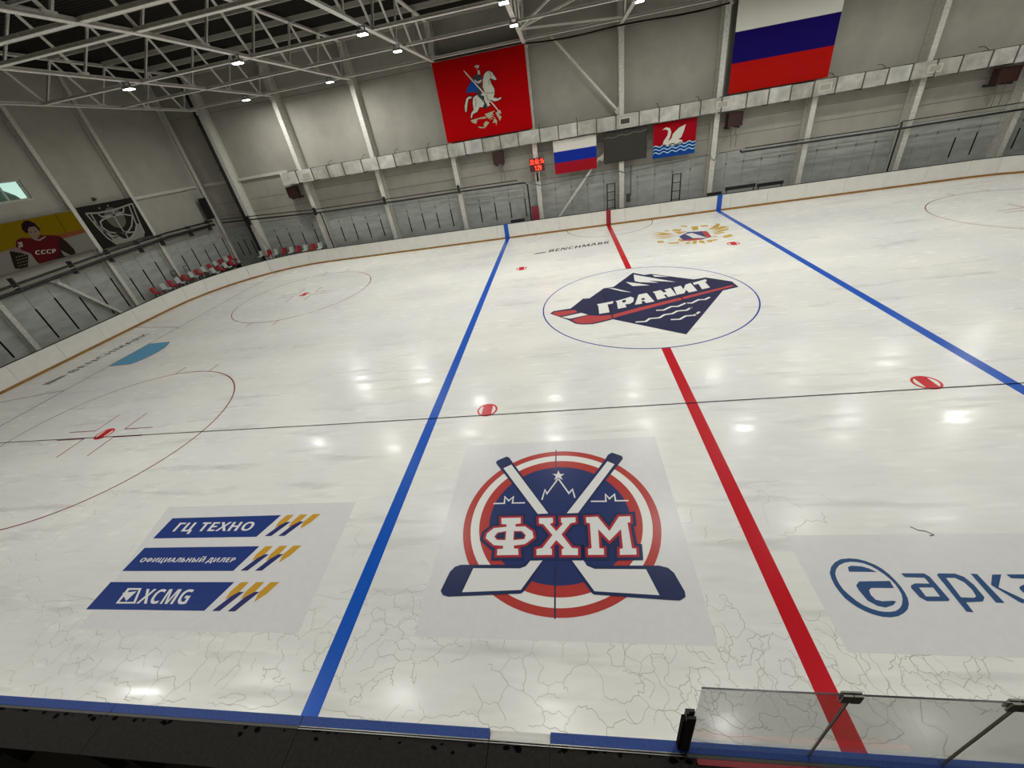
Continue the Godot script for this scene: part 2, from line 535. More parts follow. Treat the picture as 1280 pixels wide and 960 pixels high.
# ---------------------------------------------------------------- ice with its markings
func build_ice() -> void:
	var ice := thing("ice_rink", "white ice sheet with painted hockey markings", "ice", Vector3.ZERO, "", "structure")
	var st := st_new()
	var poly := outline(0.06, 24)
	var t := Geometry2D.triangulate_polygon(poly)
	for i in range(0, t.size(), 3):
		var q := [poly[t[i]], poly[t[i + 1]], poly[t[i + 2]]]
		if (q[1] - q[0]).cross(q[2] - q[0]) < 0: q = [q[0], q[2], q[1]]
		for p in q:
			st.set_normal(Vector3.UP)
			st.set_uv(Vector2((p.x + 31.0) / 62.0, (p.y + 15.5) / 31.0))
			st.add_vertex(Vector3(p.x, 0, p.y))
	st.generate_tangents()
	put(ice, "ice_surface", st.commit(), ice_material())
	st = st_new()
	for i in poly.size():
		var a := poly[i]
		var b := poly[(i + 1) % poly.size()]
		var d := b - a
		quad(st, Vector3(a.x, 0, a.y), Vector3(b.x, 0, b.y), Vector3(b.x, -0.03, b.y), Vector3(a.x, -0.03, a.y), Vector3(-d.y, 0, d.x).normalized())
	put(ice, "ice_edge", st.commit(), mat("d8d6cc", 0.4))
	var P1 := plane_ice(1)
	var P2 := plane_ice(2)
	var P3 := plane_ice(3)
	var blue := mat("1455b8", 0.25)
	var red := mat("c01420", 0.25)
	var thin := mat("7c363c", 0.25)         # every thin line on the ice is the same dull red paint
	for x in [-7.59, 7.59]:
		print_poly(ice, "blue_line", [rect(x - 0.15, -RZ, x + 0.15, RZ)], P1, blue)
	print_poly(ice, "centre_line", [rect(-0.15, -RZ, 0.15, -4.77), rect(-0.15, 4.02, 0.15, RZ)], P1, red)
	print_lines(ice, "centre_circle", [arc(Vector2(0, -0.375), 4.39, 0, TAU, 120)], 0.055, P1, mat("263f96", 0.25), true)
	for s in [-1, 1]:
		var gx: float = 26.6 * s
		var half := RZ - RR + sqrt(RR * RR - pow(26.6 - (RX - RR), 2))
		print_lines(ice, "goal_line", [PackedVector2Array([Vector2(gx, -half), Vector2(gx, half)])], 0.055, P1, thin)
		for e in [-1, 1]:
			print_lines(ice, "trapezoid_line", [PackedVector2Array([Vector2(gx, 3.4 * e), Vector2(RX * s, 4.25 * e)])], 0.055, P1, thin)
		# goal crease
		var cr := PackedVector2Array([Vector2(gx - 0.03 * s, -1.22), Vector2(gx - 1.37 * s, -1.22)])
		for k in 9:
			var a := lerpf(-0.728, 0.728, k / 8.0)
			cr.append(Vector2(gx - 1.83 * cos(a) * s, 1.83 * sin(a)))
		cr.append(Vector2(gx - 1.37 * s, 1.22))
		cr.append(Vector2(gx - 0.03 * s, 1.22))
		print_poly(ice, "goal_crease", [cr], P1, mat("4f9cc4", 0.25))
		print_lines(ice, "crease_line", [cr], 0.05, P2, thin)
		for e in [-1, 1]:
			var c := Vector2(20.27 * s, 7.0 * e)
			print_lines(ice, "face_off_circle", [arc(c, 4.33, 0, TAU, 96)], 0.05, P1, thin, true)
			spot(ice, c)
			var marks := []
			for sx in [-1, 1]:
				for sz in [-1, 1]:
					marks.append(PackedVector2Array([c + Vector2(1.87 * sx, 0.225 * sz), c + Vector2(0.65 * sx, 0.225 * sz), c + Vector2(0.65 * sx, 1.2 * sz)]))
					marks.append(PackedVector2Array([c + Vector2(0.88 * sx, 4.24 * sz), c + Vector2(0.88 * sx, 4.88 * sz)]))
			print_lines(ice, "face_off_marks", marks, 0.05, P1, thin)
	for x in [-5.9, 5.9]:
		for z in [-7.0, 7.0]: spot(ice, Vector2(x, z))
	print_lines(ice, "referee_crease", [arc(Vector2(0, -RZ), 3.05, 0, PI, 40)], 0.05, P1, thin)
	# hairline cracks in the old paint near the boards
	print_cracks(ice)
	print_lines(ice, "scuff_mark", [[2.72, 11.42, 2.80, 11.50, 2.90, 11.52, 2.98, 11.60], [2.98, 11.60, 2.90, 11.62]], 0.025, P2, mat("5b5a55", 0.4))
	var cord := thing("cord", "thin black cord stretched along the ice beside the face-off spots", "cord", Vector3(0, 0.008, 7.2))
	tube(cord, "cord", [Vector3(-29.4, 0.014, 7.13), Vector3(-10.9, 0.014, 7.27), Vector3(7.8, 0.014, 7.28), Vector3(29.4, 0.014, 7.3)], 0.010, mat("26262a", 0.6), 6)

func spot(ice: Node3D, c: Vector2) -> void:
	var red := mat("c81f2a", 0.25)
	var s := print_poly(ice, "face_off_spot", [arc(c, 0.32, 0, TAU, 32)], plane_ice(2), red)
	var side := []
	for e in [0.0, PI]:
		side.append(arc(c, 0.26, e - 0.95, e + 0.95, 10))
	print_poly(s, "spot_white", side, plane_ice(3), mat("e6e4da", 0.25))

func print_cracks(ice: Node3D) -> void:
	var rng := RandomNumberGenerator.new()
	rng.seed = 77
	var mask := FastNoiseLite.new()
	mask.seed = 5
	mask.frequency = 0.22
	var bands := [[-22.0, 12.0, 13.0, 14.9, 0.30], [-20.0, -12.0, 9.6, 13.0, 0.45], [-12.0, 4.0, 10.4, 13.6, 0.42], [-13.0, 6.0, 12.7, 14.7, 0.24]]
	var st := st_new()
	var pl := plane_ice(0.6)
	for bi in bands.size():
		var b = bands[bi]
		var pts := PackedVector2Array()
		var x: float = b[0]
		while x < b[1]:
			var z: float = b[2]
			while z < b[3]:
				pts.append(Vector2(x, z) + Vector2(rng.randf_range(-0.5, 0.5), rng.randf_range(-0.5, 0.5)) * b[4] * 1.5)
				z += b[4]
			x += b[4] * 1.25
		var tr := Geometry2D.triangulate_delaunay(pts)
		var owner_ := {}
		var cent := []
		for i in range(0, tr.size(), 3):
			cent.append((pts[tr[i]] + pts[tr[i + 1]] + pts[tr[i + 2]]) / 3.0)
			for k in 3:
				var u := mini(tr[i + k], tr[i + (k + 1) % 3])
				var v := maxi(tr[i + k], tr[i + (k + 1) % 3])
				var key := u * 100000 + v
				if not owner_.has(key): owner_[key] = []
				owner_[key].append(i / 3)
		for key in owner_:
			if owner_[key].size() < 2: continue
			var p: Vector2 = cent[owner_[key][0]]
			var q: Vector2 = cent[owner_[key][1]]
			var mid := (p + q) / 2
			var keep := 0.55 if bi in [0, 3] else 0.2
			if mask.get_noise_2d(mid.x + 40.0 * bi, mid.y * 1.6) < 0.12 - keep * 0.35 or rng.randf() > keep + 0.2: continue
			if p.distance_to(q) > 0.9: continue
			var line := PackedVector2Array([p])
			for k in [0.25, 0.5, 0.75]:
				line.append(p.lerp(q, k) + Vector2(rng.randf_range(-1, 1), rng.randf_range(-1, 1)) * 0.03)
			line.append(q)
			st_ribbon(st, line, rng.randf_range(0.005, 0.011), pl, Vector3.ZERO)
	var o := put(ice, "ice_cracks", st.commit(), mat("bab7ab", 0.5))
	o.set_meta("kind", "stuff")

# ---------------------------------------------------------------- dasher boards
func board_run(parent: Node3D, line: PackedVector2Array, white: Material, kick: Material, cap: Material, h: float) -> void:
	# line runs on the inner face; panels about 2.4 m long, each with its own kick plate and rail
	for i in line.size() - 1:
		var a := line[i]
		var b := line[i + 1]
		var d := (b - a).normalized()
		var out := Vector2(d.y, -d.x)
		if out.dot((a + b) / 2 - Vector2(clampf(a.x, -22, 22), 0)) < 0: out = -out
		var g := d * 0.006
		var at := func(p: Vector2, off: float, y: float) -> Vector3: return Vector3(p.x + out.x * off, y, p.y + out.y * off)
		for part in [["board_panel", 0.0, 0.09, 0.125, h, white], ["kick_plate", -0.012, 0.09, 0.0, 0.12, kick], ["top_rail", -0.015, 0.11, h, h + 0.025, cap]]:
			var st := st_new()
			var p0 := a + g
			var p1 := b - g
			var c := []
			for y in [part[3], part[4]]:
				for e in [[p0, part[1]], [p1, part[1]], [p1, part[2]], [p0, part[2]]]:
					c.append(at.call(e[0], e[1], y) - root_of(parent))
			var n3 := Vector3(out.x, 0, out.y)
			var d3 := Vector3(d.x, 0, d.y)
			quad(st, c[0], c[1], c[5], c[4], -n3)
			quad(st, c[3], c[2], c[6], c[7], n3)
			quad(st, c[4], c[5], c[6], c[7], Vector3.UP)
			quad(st, c[0], c[1], c[2], c[3], Vector3.DOWN)
			quad(st, c[0], c[3], c[7], c[4], -d3)
			quad(st, c[1], c[2], c[6], c[5], d3)
			put(parent, part[0], st.commit(), part[5])

func build_boards() -> void:
	var white := grained("e2e0d7", 0.4, grain_texture(71, 0.012, 0.95, 1.0), 0.2)
	var kick := grained("a8772c", 0.5, grain_texture(73, 0.02, 0.75, 1.0), 0.12)
	var cap := mat("2b2926", 0.5)
	var far := thing("dasher_board", "white rink boards with ochre kick plate along the far side and both ends", "boards", Vector3(0, 0, -RZ))
	var line := PackedVector2Array()
	# from the near corner at the left end, round the left end, along the far side, round the right end
	var corner := func(cx: float, cz: float, a0: float, a1: float) -> void:
		for i in 9:
			var t := lerpf(a0, a1, i / 8.0)
			line.append(Vector2(cx + cos(t) * RR, cz + sin(t) * RR))
	corner.call(-(RX - RR), RZ - RR, PI / 2, PI)
	for k in range(1, 6): line.append(Vector2(-RX, lerpf(RZ - RR, -(RZ - RR), k / 6.0)))
	corner.call(-(RX - RR), -(RZ - RR), PI, PI * 1.5)
	for k in range(1, 19): line.append(Vector2(lerpf(-(RX - RR), RX - RR, k / 19.0), -RZ))
	corner.call(RX - RR, -(RZ - RR), -PI / 2, 0.0)
	for k in range(1, 6): line.append(Vector2(RX, lerpf(-(RZ - RR), RZ - RR, k / 6.0)))
	corner.call(RX - RR, RZ - RR, 0.0, PI / 2)
	board_run(far, line, white, kick, cap, 1.05)
	for q in [[-7.59, "164fae"], [0.0, "8e1c26"], [7.59, "164fae"]]:
		box(far, "line_stripe", Vector3(q[0] - 0.16, 0.0, -RZ), Vector3(q[0] + 0.16, 1.078, -RZ + 0.022), mat(q[1], 0.35))
	box(far, "gate_post", Vector3(-27.38, 0.0, -13.72), Vector3(-27.30, 1.1, -13.52), mat("33302b", 0.5))

	# near side: blue cap, aluminium glazing channel, dark ledge
	var near := thing("dasher_board", "blue capped rink boards with dark ledge running below the gallery", "boards", Vector3(0, 0, 15.06))
	var blue := grained("1548a2", 0.55, grain_texture(83, 0.05, 0.72, 1.0), 0.8)
	var alu := mat("8f8e88", 0.35, 0.8)
	var ledge := grained("251d14", 0.85, grain_texture(87, 0.04, 0.55, 1.0), 0.7)
	var xs := [-22.6, -19.6, -17.2, -14.8, -12.4, -10.0, -7.0, -4.46, -3.72, -2.2, 0.3, 2.8, 5.3, 7.8, 10.3, 13.0, 16.0, 19.0, 22.6]
	for i in xs.size() - 1:
		var a: float = xs[i] + 0.004
		var b: float = xs[i + 1] - 0.004
		var gate: bool = is_equal_approx(xs[i], -4.46)
		box(near, "board_panel", Vector3(a, 0.0, 15.06), Vector3(b, 1.04, 15.15), white)
		box(near, "cap_rail", Vector3(a, 1.04, 15.055 if not gate else 15.12), Vector3(b, 1.085 if not gate else 1.06, 15.16), blue if not gate else white)
		box(near, "ledge_plank", Vector3(a, 1.03, 15.195), Vector3(b, 1.075, 15.62), ledge)
		if xs[i] >= -7.0 and xs[i] < -2.3:
			box(near, "glazing_channel", Vector3(a, 1.05, 15.162), Vector3(b, 1.09, 15.172), alu)
			box(near, "glazing_channel", Vector3(a, 1.05, 15.184), Vector3(b, 1.09, 15.194), alu)
			box(near, "channel_seal", Vector3(a, 1.04, 15.172), Vector3(b, 1.06, 15.184), mat("0d0d0c", 0.8))
		else:
			box(near, "glazing_channel", Vector3(a, 1.04, 15.162), Vector3(b, 1.082, 15.194), mat("4c4943", 0.5))
		for f in [0.12, 0.88]:
			box(near, "ledge_support", Vector3(lerpf(a, b, f) - 0.03, -0.03, 15.3), Vector3(lerpf(a, b, f) + 0.03, 1.03, 15.55), ledge)
	box(near, "gate_strip", Vector3(-2.1, 1.076, 15.197), Vector3(0.1, 1.083, 15.25), mat("a11f28", 0.4))
	# bits of black grime and tape on the ledge edge
	var rng := RandomNumberGenerator.new()
	rng.seed = 4
	var st := st_new()
	for k in 60:
		var x := rng.randf_range(-13.0, -2.0)
		var z := 15.197 + absf(rng.randfn(0.0, 0.035))
		st_poly(st, blob(Vector2(x, z), rng.randf_range(0.008, 0.035), rng), {"o": Vector3(0, 1.0765, 0), "u": Vector3.RIGHT, "v": Vector3.BACK, "n": Vector3.UP}, root_of(near))
	var gr := put(near, "grime_spots", st.commit(), mat("0a0908", 0.9))
	gr.set_meta("kind", "stuff")

	# glazing above the near boards: each pane is its own sheet
	var gm := StandardMaterial3D.new()
	gm.albedo_color = Color(0.62, 0.68, 0.62, 0.13)
	gm.transparency = BaseMaterial3D.TRANSPARENCY_ALPHA
	gm.roughness = 0.03
	for i in 6:
		var x0 := -2.18 + 1.25 * i
		var label: String = ["clear glass screen panel beside the black end post on near boards", "clear glass screen panel, second from the black end post", "clear glass screen panel, third from the black end post", "clear glass screen panel, fourth from the black end post", "clear glass screen panel, fifth from the black end post", "clear glass screen panel, sixth from the black end post"][i]
		var g := thing("glass_panel", label, "glass panel", Vector3(x0 + 0.625, 1.085, 15.1), "glass panels on the near boards")
		box(g, "pane", Vector3(x0 + 0.006, 1.086, 15.094), Vector3(x0 + 1.244, 2.62, 15.106), gm)
		box(g, "top_edge", Vector3(x0 + 0.006, 2.62, 15.094), Vector3(x0 + 1.244, 2.628, 15.106), mat("20241f", 0.3))
		# half of each joint's clip and seal belongs to this pane
		for e in [[0.004, 0.08, 0.0, 0.006], [1.17, 1.246, 1.244, 1.25]]:
			if i == 0 and e[0] < 0.1: continue
			box(g, "joint_seal", Vector3(x0 + e[2], 1.086, 15.09), Vector3(x0 + e[3], 2.6, 15.11), mat("5d5747", 0.5))
			for s in [15.078, 15.108]:
				box(g, "joint_clip", Vector3(x0 + e[0], 2.50, s), Vector3(x0 + e[1], 2.64, s + 0.014), mat("7c7a70", 0.45, 0.6))
	var post := thing("end_post", "short black channel post holding the glass edge", "post", Vector3(-2.2, 1.085, 15.1))
	var bk := mat("14130f", 0.6)
	box(post, "channel_side", Vector3(-2.26, 1.086, 15.06), Vector3(-2.17, 2.02, 15.085), bk)
	box(post, "channel_side", Vector3(-2.26, 1.086, 15.115), Vector3(-2.17, 2.0, 15.14), bk)
	box(post, "channel_back", Vector3(-2.26, 1.086, 15.085), Vector3(-2.235, 2.06, 15.115), bk)
	box(post, "foam_edge", Vector3(-2.29, 1.086, 15.07), Vector3(-2.26, 1.9, 15.13), mat("22211d", 0.95))

func blob(c: Vector2, r: float, rng: RandomNumberGenerator) -> PackedVector2Array:
	var p := PackedVector2Array()
	for k in 7:
		p.append(c + Vector2(cos(TAU * k / 7.0) * 1.6, sin(TAU * k / 7.0)) * r * rng.randf_range(0.6, 1.2))
	return p

# ---------------------------------------------------------------- logos in the ice
func v2(a: Array, i: int) -> Vector2: return Vector2(a[2 * i], a[2 * i + 1])

func build_logos() -> void:
	var sheet := grained("dedddb", 0.26, grain_texture(91, 0.02, 0.975, 1.0), 0.4)
	sheet.metallic_specular = ICE_SPEC
	var wht := mat("dfdeda", 0.25)
	var navy := mat("2f3a68", 0.25)
	var brick := mat("b23f3a", 0.25)
	var white_ice := mat("e4e3dc", 0.25)
	# centre emblem: mountain, stick and word
	var dk := mat("2c2f4d", 0.25)
	var g := thing("mountain_logo", "dark blue mountain emblem with red hockey stick and white word inside centre circle", "logo", Vector3(0, 0, -0.3))
	print_poly(g, "emblem_ground", PEAK_SILHOUETTE, plane_ice(2), dk)
	for q in PEAK_RED: print_poly(g, "hockey_stick", [q], plane_ice(3), mat("b5484a", 0.25))
	for q in PEAK_WHITE: print_poly(g, "snow_cap", [q], plane_ice(3), white_ice)
	for q in PEAK_WAVES: print_lines(g, "water_line", [q], 0.10, plane_ice(3), white_ice)
	for l in PEAK_LETTERS: print_poly(g, "letter", [l], plane_ice(4), white_ice)
	print_poly(g, "letter_counter", PEAK_COUNTERS, plane_ice(5), dk)
	for q in PEAK_SEAMS: print_lines(g, "sheet_seam", [q], 0.05, plane_ice(5), mat("1c1d30", 0.3))
	# league roundel
	var f := thing("league_logo", "round red, white and navy emblem with crossed hockey sticks and three letters", "logo", Vector3(-3.72, 0, 11.09))
	print_poly(f, "logo_sheet", [rect(-6.24, 8.6, -1.24, 13.55)], plane_ice(1), sheet)
	var c := Vector2(-3.715, 11.09)
	for q in [["outer_ring", 2.09, brick, 2], ["white_ring", 1.925, white_ice, 3], ["inner_ring", 1.735, brick, 4], ["disc", 1.515, navy, 5]]:
		print_poly(f, q[0], [arc(c, q[1], 0, TAU, 96)], plane_ice(q[3]), q[2])
	for q in LEAGUE_LINES: print_lines(f, "skyline", [q], 0.036, plane_ice(6), wht)
	print_poly(f, "star", LEAGUE_STAR, plane_ice(6), wht)
	var nv := mat("2c3558", 0.25)
	var sticks := [[0, 3], [1, 2]]
	for s in sticks:
		for j in 2:
			var k := print_poly(f, ["stick_shaft", "stick_blade"][j], [STICK_NAVY[s[j]]], plane_ice(7), nv)
			print_poly(k, "stick_face", [STICK_WHITE[s[j]]], plane_ice(8), wht)
	for l in LEAGUE_LETTERS:
		var p := pts2(l)
		var wide := Geometry2D.offset_polygon(p, 0.115, Geometry2D.JOIN_MITER)
		var mid := Geometry2D.offset_polygon(p, 0.05, Geometry2D.JOIN_MITER)
		var b := print_poly(f, "letter", [p], plane_ice(11), wht)
		print_poly(b, "letter_border", [wide[0]], plane_ice(9), nv)
		print_poly(b, "letter_border", [mid[0]], plane_ice(10), mat("a8323a", 0.25))
	for l in LEAGUE_COUNTERS:
		print_poly(f, "letter_counter", [l], plane_ice(12), mat("a8323a", 0.25))
		var inner := Geometry2D.offset_polygon(pts2(l), -0.03)
		if inner.size(): print_poly(f, "letter_counter", [inner[0]], plane_ice(13), nv)
	for q in [[-3.775, 8.95, -3.775, 10.55], [-3.775, 12.2, -3.775, 13.2]]: print_lines(f, "sheet_seam", [q], 0.03, plane_ice(5.5), mat("20243f", 0.3))
	# dealer banners
	var d := thing("dealer_logo", "three slanted navy banners with white lettering and gold bolts", "logo", Vector3(-11.2, 0, 12.0))
	print_poly(d, "logo_sheet", [[-14.2, 10.5, -8.72, 10.5, -8.5, 13.55, -13.4, 13.6]], plane_ice(1), sheet)
	var words := ["ГЦ ТЕХНО", "ОФИЦИАЛЬНЫЙ ДИЛЕР", "XCMG"]
	var bn := mat("2b3f7e", 0.25)
	for i in 3:
		var o := v2(DEALER_BANNERS[i], 2) - v2(DEALER_BANNERS[2], 2)
		var b := print_poly(d, "banner", [DEALER_BANNERS[i]], plane_ice(2), bn)
		var t: Array = DEALER_TEXT[i]
		print_text(b, "lettering", words[i], "Droid Sans", 700, v2(t, 0), v2(t, 1), v2(t, 3), plane_ice(3), wht)
		for q in DEALER_NAVY: print_poly(d, "navy_bar", [moved(q, o)], plane_ice(2), mat("33386a", 0.25))
		for q in DEALER_GOLD: print_poly(d, "gold_bolt", [moved(q, o)], plane_ice(3), mat("c99a35", 0.25))
	print_poly(d, "badge", [DEALER_MARK[0]], plane_ice(3), wht)
	print_poly(d, "badge", [DEALER_MARK[1]], plane_ice(4), bn)
	print_poly(d, "badge", [DEALER_MARK[2]], plane_ice(5), wht)
	# ring logo with word
	var a := thing("ring_logo", "blue tilted ring symbol and lower case word printed on pale grey sheet", "logo", Vector3(3.0, 0, 12.6))
	print_poly(a, "logo_sheet", [rect(0.55, 11.58, 6.3, 13.58)], plane_ice(1), sheet)
	var ab := mat("35537c", 0.25)
	var ring := print_poly(a, "ring", [ARC_RING[0]], plane_ice(2), ab)
	print_poly(ring, "ring_inside", [ARC_RING[1]], plane_ice(3), sheet)
	for i in ARC_GLYPHS.size():
		var gl := print_poly(a, "glyph" if i < 2 else "letter", [ARC_GLYPHS[i]], plane_ice(4), ab)
		if i == 2: print_poly(gl, "letter_counter", [ARC_COUNTERS[0]], plane_ice(5), sheet)
		if i == 3: print_poly(gl, "letter_counter", [ARC_COUNTERS[1]], plane_ice(5), sheet)
	var off := Vector2(1.481, 0.011)
	var last := print_poly(a, "letter", [moved(ARC_GLYPHS[2], off)], plane_ice(4), ab)
	print_poly(last, "letter_counter", [moved(ARC_COUNTERS[0], off)], plane_ice(5), sheet)
	# eagle emblem near the far boards
	var e := thing("eagle_logo", "golden winged emblem with tricolour shield painted near the far boards", "logo", Vector3(4.3, 0, -9.8))
	for q in EAGLE_GOLD: print_poly(e, "feather", [q], plane_ice(2), mat("c9a43a", 0.25))
	print_poly(e, "shield", [EAGLE_SHIELD[0]], plane_ice(3), mat("3b3a70", 0.25))
	print_poly(e, "shield_red", [EAGLE_SHIELD[1], EAGLE_SHIELD[2]], plane_ice(4), mat("b23a3c", 0.25))
	print_poly(e, "shield_white", [EAGLE_SHIELD[3]], plane_ice(5), wht)
	# two word marks
	var ink := mat("33343a", 0.25)
	var w1 := thing("word_mark", "dark grey word painted on the ice beside the red centre line", "logo", Vector3(-2.9, 0, -10.1))
	print_text(w1, "lettering", "BENCHMARK", "Droid Sans", 700, Vector2(-4.35, -9.78), Vector2(-0.45, -10.16), Vector2(-4.25, -10.38), plane_ice(2), ink)
	print_poly(w1, "symbol", [[-5.35, -9.72, -4.6, -9.78, -4.42, -10.02, -5.15, -9.95]], plane_ice(2), mat("5a5b5e", 0.25))
	var w2 := thing("word_mark", "dark grey word painted on the ice behind the blue goal crease", "logo", Vector3(-28.6, 0, 0))
	print_text(w2, "lettering", "BENCHMARK", "Droid Sans", 700, Vector2(-28.35, 1.55), Vector2(-28.1, -2.85), Vector2(-28.85, 1.55), plane_ice(2), ink)
	print_poly(w2, "symbol", [[-28.5, 2.65, -28.45, 1.75, -28.75, 1.85, -28.95, 2.65]], plane_ice(2), mat("5a5b5e", 0.25))

func moved(flat: Array, o: Vector2) -> PackedVector2Array:
	var p := pts2(flat)
	for i in p.size(): p[i] += o
	return p

# ---------------------------------------------------------------- flags, duct, heaters, screen, clock, pipes on the long wall
func ripple(p: Vector2, s: float) -> float:
	return 0.016 * sin(p.x * 2.3 + s + 0.5 * sin(p.y * 1.3)) + 0.012 * sin(p.x * 5.1 - p.y * 0.9 + s)

func cloth(parent: Node3D, called: String, x0: float, x1: float, y0: float, y1: float, z: float, s: float, m: Material) -> MeshInstance3D:
	var st := st_new()
	var nx := 40
	var ny := 6
	var o := root_of(parent)
	var at := func(i: int, j: int, back: float) -> Vector3:
		var p := Vector2(lerpf(x0, x1, float(i) / nx), lerpf(y0, y1, float(j) / ny))
		return Vector3(p.x, p.y, z + ripple(p, s) - back) - o
	for i in nx:
		for j in ny:
			var a: Vector3 = at.call(i, j, 0.0)
			var b: Vector3 = at.call(i + 1, j, 0.0)
			var c: Vector3 = at.call(i + 1, j + 1, 0.0)
			var d: Vector3 = at.call(i, j + 1, 0.0)
			quad(st, a, b, c, d, (b - a).cross(d - a).normalized())
	return put(parent, called, st.commit(), m)

func build_wall_fittings() -> void:
	var Z := -16.12
	# large red flag with a mounted knight
	var rf := thing("flag", "large red flag with white horseman emblem hanging above the duct", "flag", Vector3(-7.95, 6.8, Z))
	cloth(rf, "cloth", -11.02, -4.88, 6.82, 11.36, Z, 0.3, mat("a9070c", 0.85))
	var pl := plane_back(Z + 0.034)
	var pw := mat("c9c7ba", 0.8)
	for q in KNIGHT_HORSE: print_poly(rf, "horse", [q], pl, pw)
	print_poly(rf, "rider", KNIGHT_RIDER, plane_back(Z + 0.037), mat("3a3f45", 0.8))
	print_poly(rf, "cape", KNIGHT_CAPE, plane_back(Z + 0.04), mat("1f4a92", 0.8))
	for q in KNIGHT_SKIN: print_poly(rf, "face_and_arm", [q], plane_back(Z + 0.043), mat("bdb5a2", 0.8))
	print_poly(rf, "spear", KNIGHT_SPEAR, plane_back(Z + 0.046), mat("c8beb0", 0.8))
	for q in KNIGHT_DRAGON: print_poly(rf, "dragon", [q], pl, mat("a9a88c", 0.8))
	var hb := []
	for q in KNIGHT_HORSE: hb.append(pts2(q))
	var edge := st_new()
	for q in hb: st_ribbon(edge, q, 0.035, plane_back(Z + 0.0355), root_of(rf), true)
	put(rf, "emblem_outline", edge.commit(), mat("40302c", 0.8))
	for q in KNIGHT_LINES: print_lines(rf, "harness_line", [q], 0.03, plane_back(Z + 0.049), mat("4a443e", 0.8))
	tube(rf, "flag_pole", [Vector3(-11.1, 11.39, Z), Vector3(-4.8, 11.39, Z)], 0.025, mat("6a675e", 0.6))
	# large tricolour flag
	var tf := thing("flag", "large white, blue and red striped flag hanging above the duct", "flag", Vector3(10.6, 6.8, Z))
	cloth(tf, "white_stripe", 7.72, 13.45, 9.88, 11.4, Z, 1.3, mat("e0ded4", 0.8))
	cloth(tf, "blue_stripe", 7.72, 13.45, 8.36, 9.88, Z, 1.3, mat("1b115c", 0.85))
	cloth(tf, "red_stripe", 7.72, 13.45, 6.82, 8.36, Z, 1.3, mat("a61611", 0.85))
	tube(tf, "flag_pole", [Vector3(7.6, 11.43, Z), Vector3(13.6, 11.43, Z)], 0.025, mat("6a675e", 0.6))
	# small flags
	var sf := thing("flag", "small white, blue and red striped flag below the duct beside the clock", "flag", Vector3(-2.1, 3.75, -16.2))
	cloth(sf, "white_stripe", -3.6, -0.62, 5.16, 5.85, -16.2, 2.1, mat("d2d0c6", 0.8))
	cloth(sf, "blue_stripe", -3.6, -0.62, 4.46, 5.16, -16.2, 2.1, mat("1b2f90", 0.85))
	cloth(sf, "red_stripe", -3.6, -0.62, 3.76, 4.46, -16.2, 2.1, mat("961a26", 0.85))
	var wf := thing("flag", "small red flag with white swan over blue waves beside the dark screen", "flag", Vector3(4.6, 3.8, -16.2))
	cloth(wf, "red_field", 3.2, 5.98, 4.5, 5.85, -16.2, 3.0, mat("960f1c", 0.85))
	cloth(wf, "blue_field", 3.2, 5.98, 3.78, 4.5, -16.2, 3.0, mat("1a4088", 0.85))
	print_poly(wf, "swan", SWAN, plane_back(-16.16), pw)
	for k in 3:
		var wave := PackedVector2Array()
		for i in 41:
			var x := lerpf(3.22, 5.96, i / 40.0)
			wave.append(Vector2(x, 4.50 - 0.2 * k + 0.055 * sin(i * TAU / 40.0 * 5.0)))
		print_lines(wf, "wave", [wave], 0.06, plane_back(-16.16), mat("9fc4d8", 0.8))
	# screen
	var sc := thing("wall_screen", "large dark switched-off screen hanging below the duct between two small flags", "screen", Vector3(1.33, 3.94, -16.1))
	box(sc, "casing", Vector3(-0.12, 3.94, -16.25), Vector3(2.76, 5.86, -16.12), mat("1d1b18", 0.5))
	box(sc, "display", Vector3(-0.04, 4.02, -16.12), Vector3(2.68, 5.78, -16.105), mat("2e2b26", 0.35))
	var wire := []
	for i in 13: wire.append(Vector3(lerpf(-0.1, 2.75, i / 12.0), 5.48 + 0.05 * sin(i * 1.7) + 0.012 * i, -16.09))
	tube(sc, "cable", wire, 0.018, mat("77736a", 0.7), 6)
	# clock
	var ck := thing("digital_clock", "small red digital clock glowing on the column", "clock", Vector3(-4.85, 4.17, -16.2))
	box(ck, "casing", Vector3(-5.38, 4.16, -16.25), Vector3(-4.32, 5.0, -16.12), mat("3a0a0a", 0.5))
	var glow := StandardMaterial3D.new()
	glow.albedo_color = Color.html("ff4a30")
	glow.emission_enabled = true
	glow.emission = Color.html("ff3a24")
	glow.emission_energy_multiplier = 5.0
	print_text(ck, "clock_digits", "20:46:16", "Droid Sans Mono", 700, Vector2(-5.33, 4.62), Vector2(-4.36, 4.62), Vector2(-5.33, 4.94), plane_back(-16.112), glow)
	for k in 3:
		var dx := -5.02 + 0.17 * k
		print_text(ck, "clock_digit", "129"[k], "Droid Sans Mono", 700, Vector2(dx, 4.22), Vector2(dx + (0.08 if k == 0 else 0.13), 4.22), Vector2(dx, 4.52), plane_back(-16.112), glow)
	var cl := OmniLight3D.new()
	cl.name = "clock_light"
	cl.light_color = Color(1.0, 0.2, 0.12)
	cl.light_energy = 0.35
	cl.light_size = 0.3
	cl.omni_range = 60
	cl.omni_attenuation = 2.0
	cl.shadow_enabled = true
	ck.add_child(cl)
	cl.position = Vector3(0, 0.4, 0.35)
	# duct
	var du := thing("air_duct", "long pale rectangular air duct hung along the wall in flanged sections", "duct", Vector3(0, 5.9, -16.1))
	var x := -24.3
	var n := 0
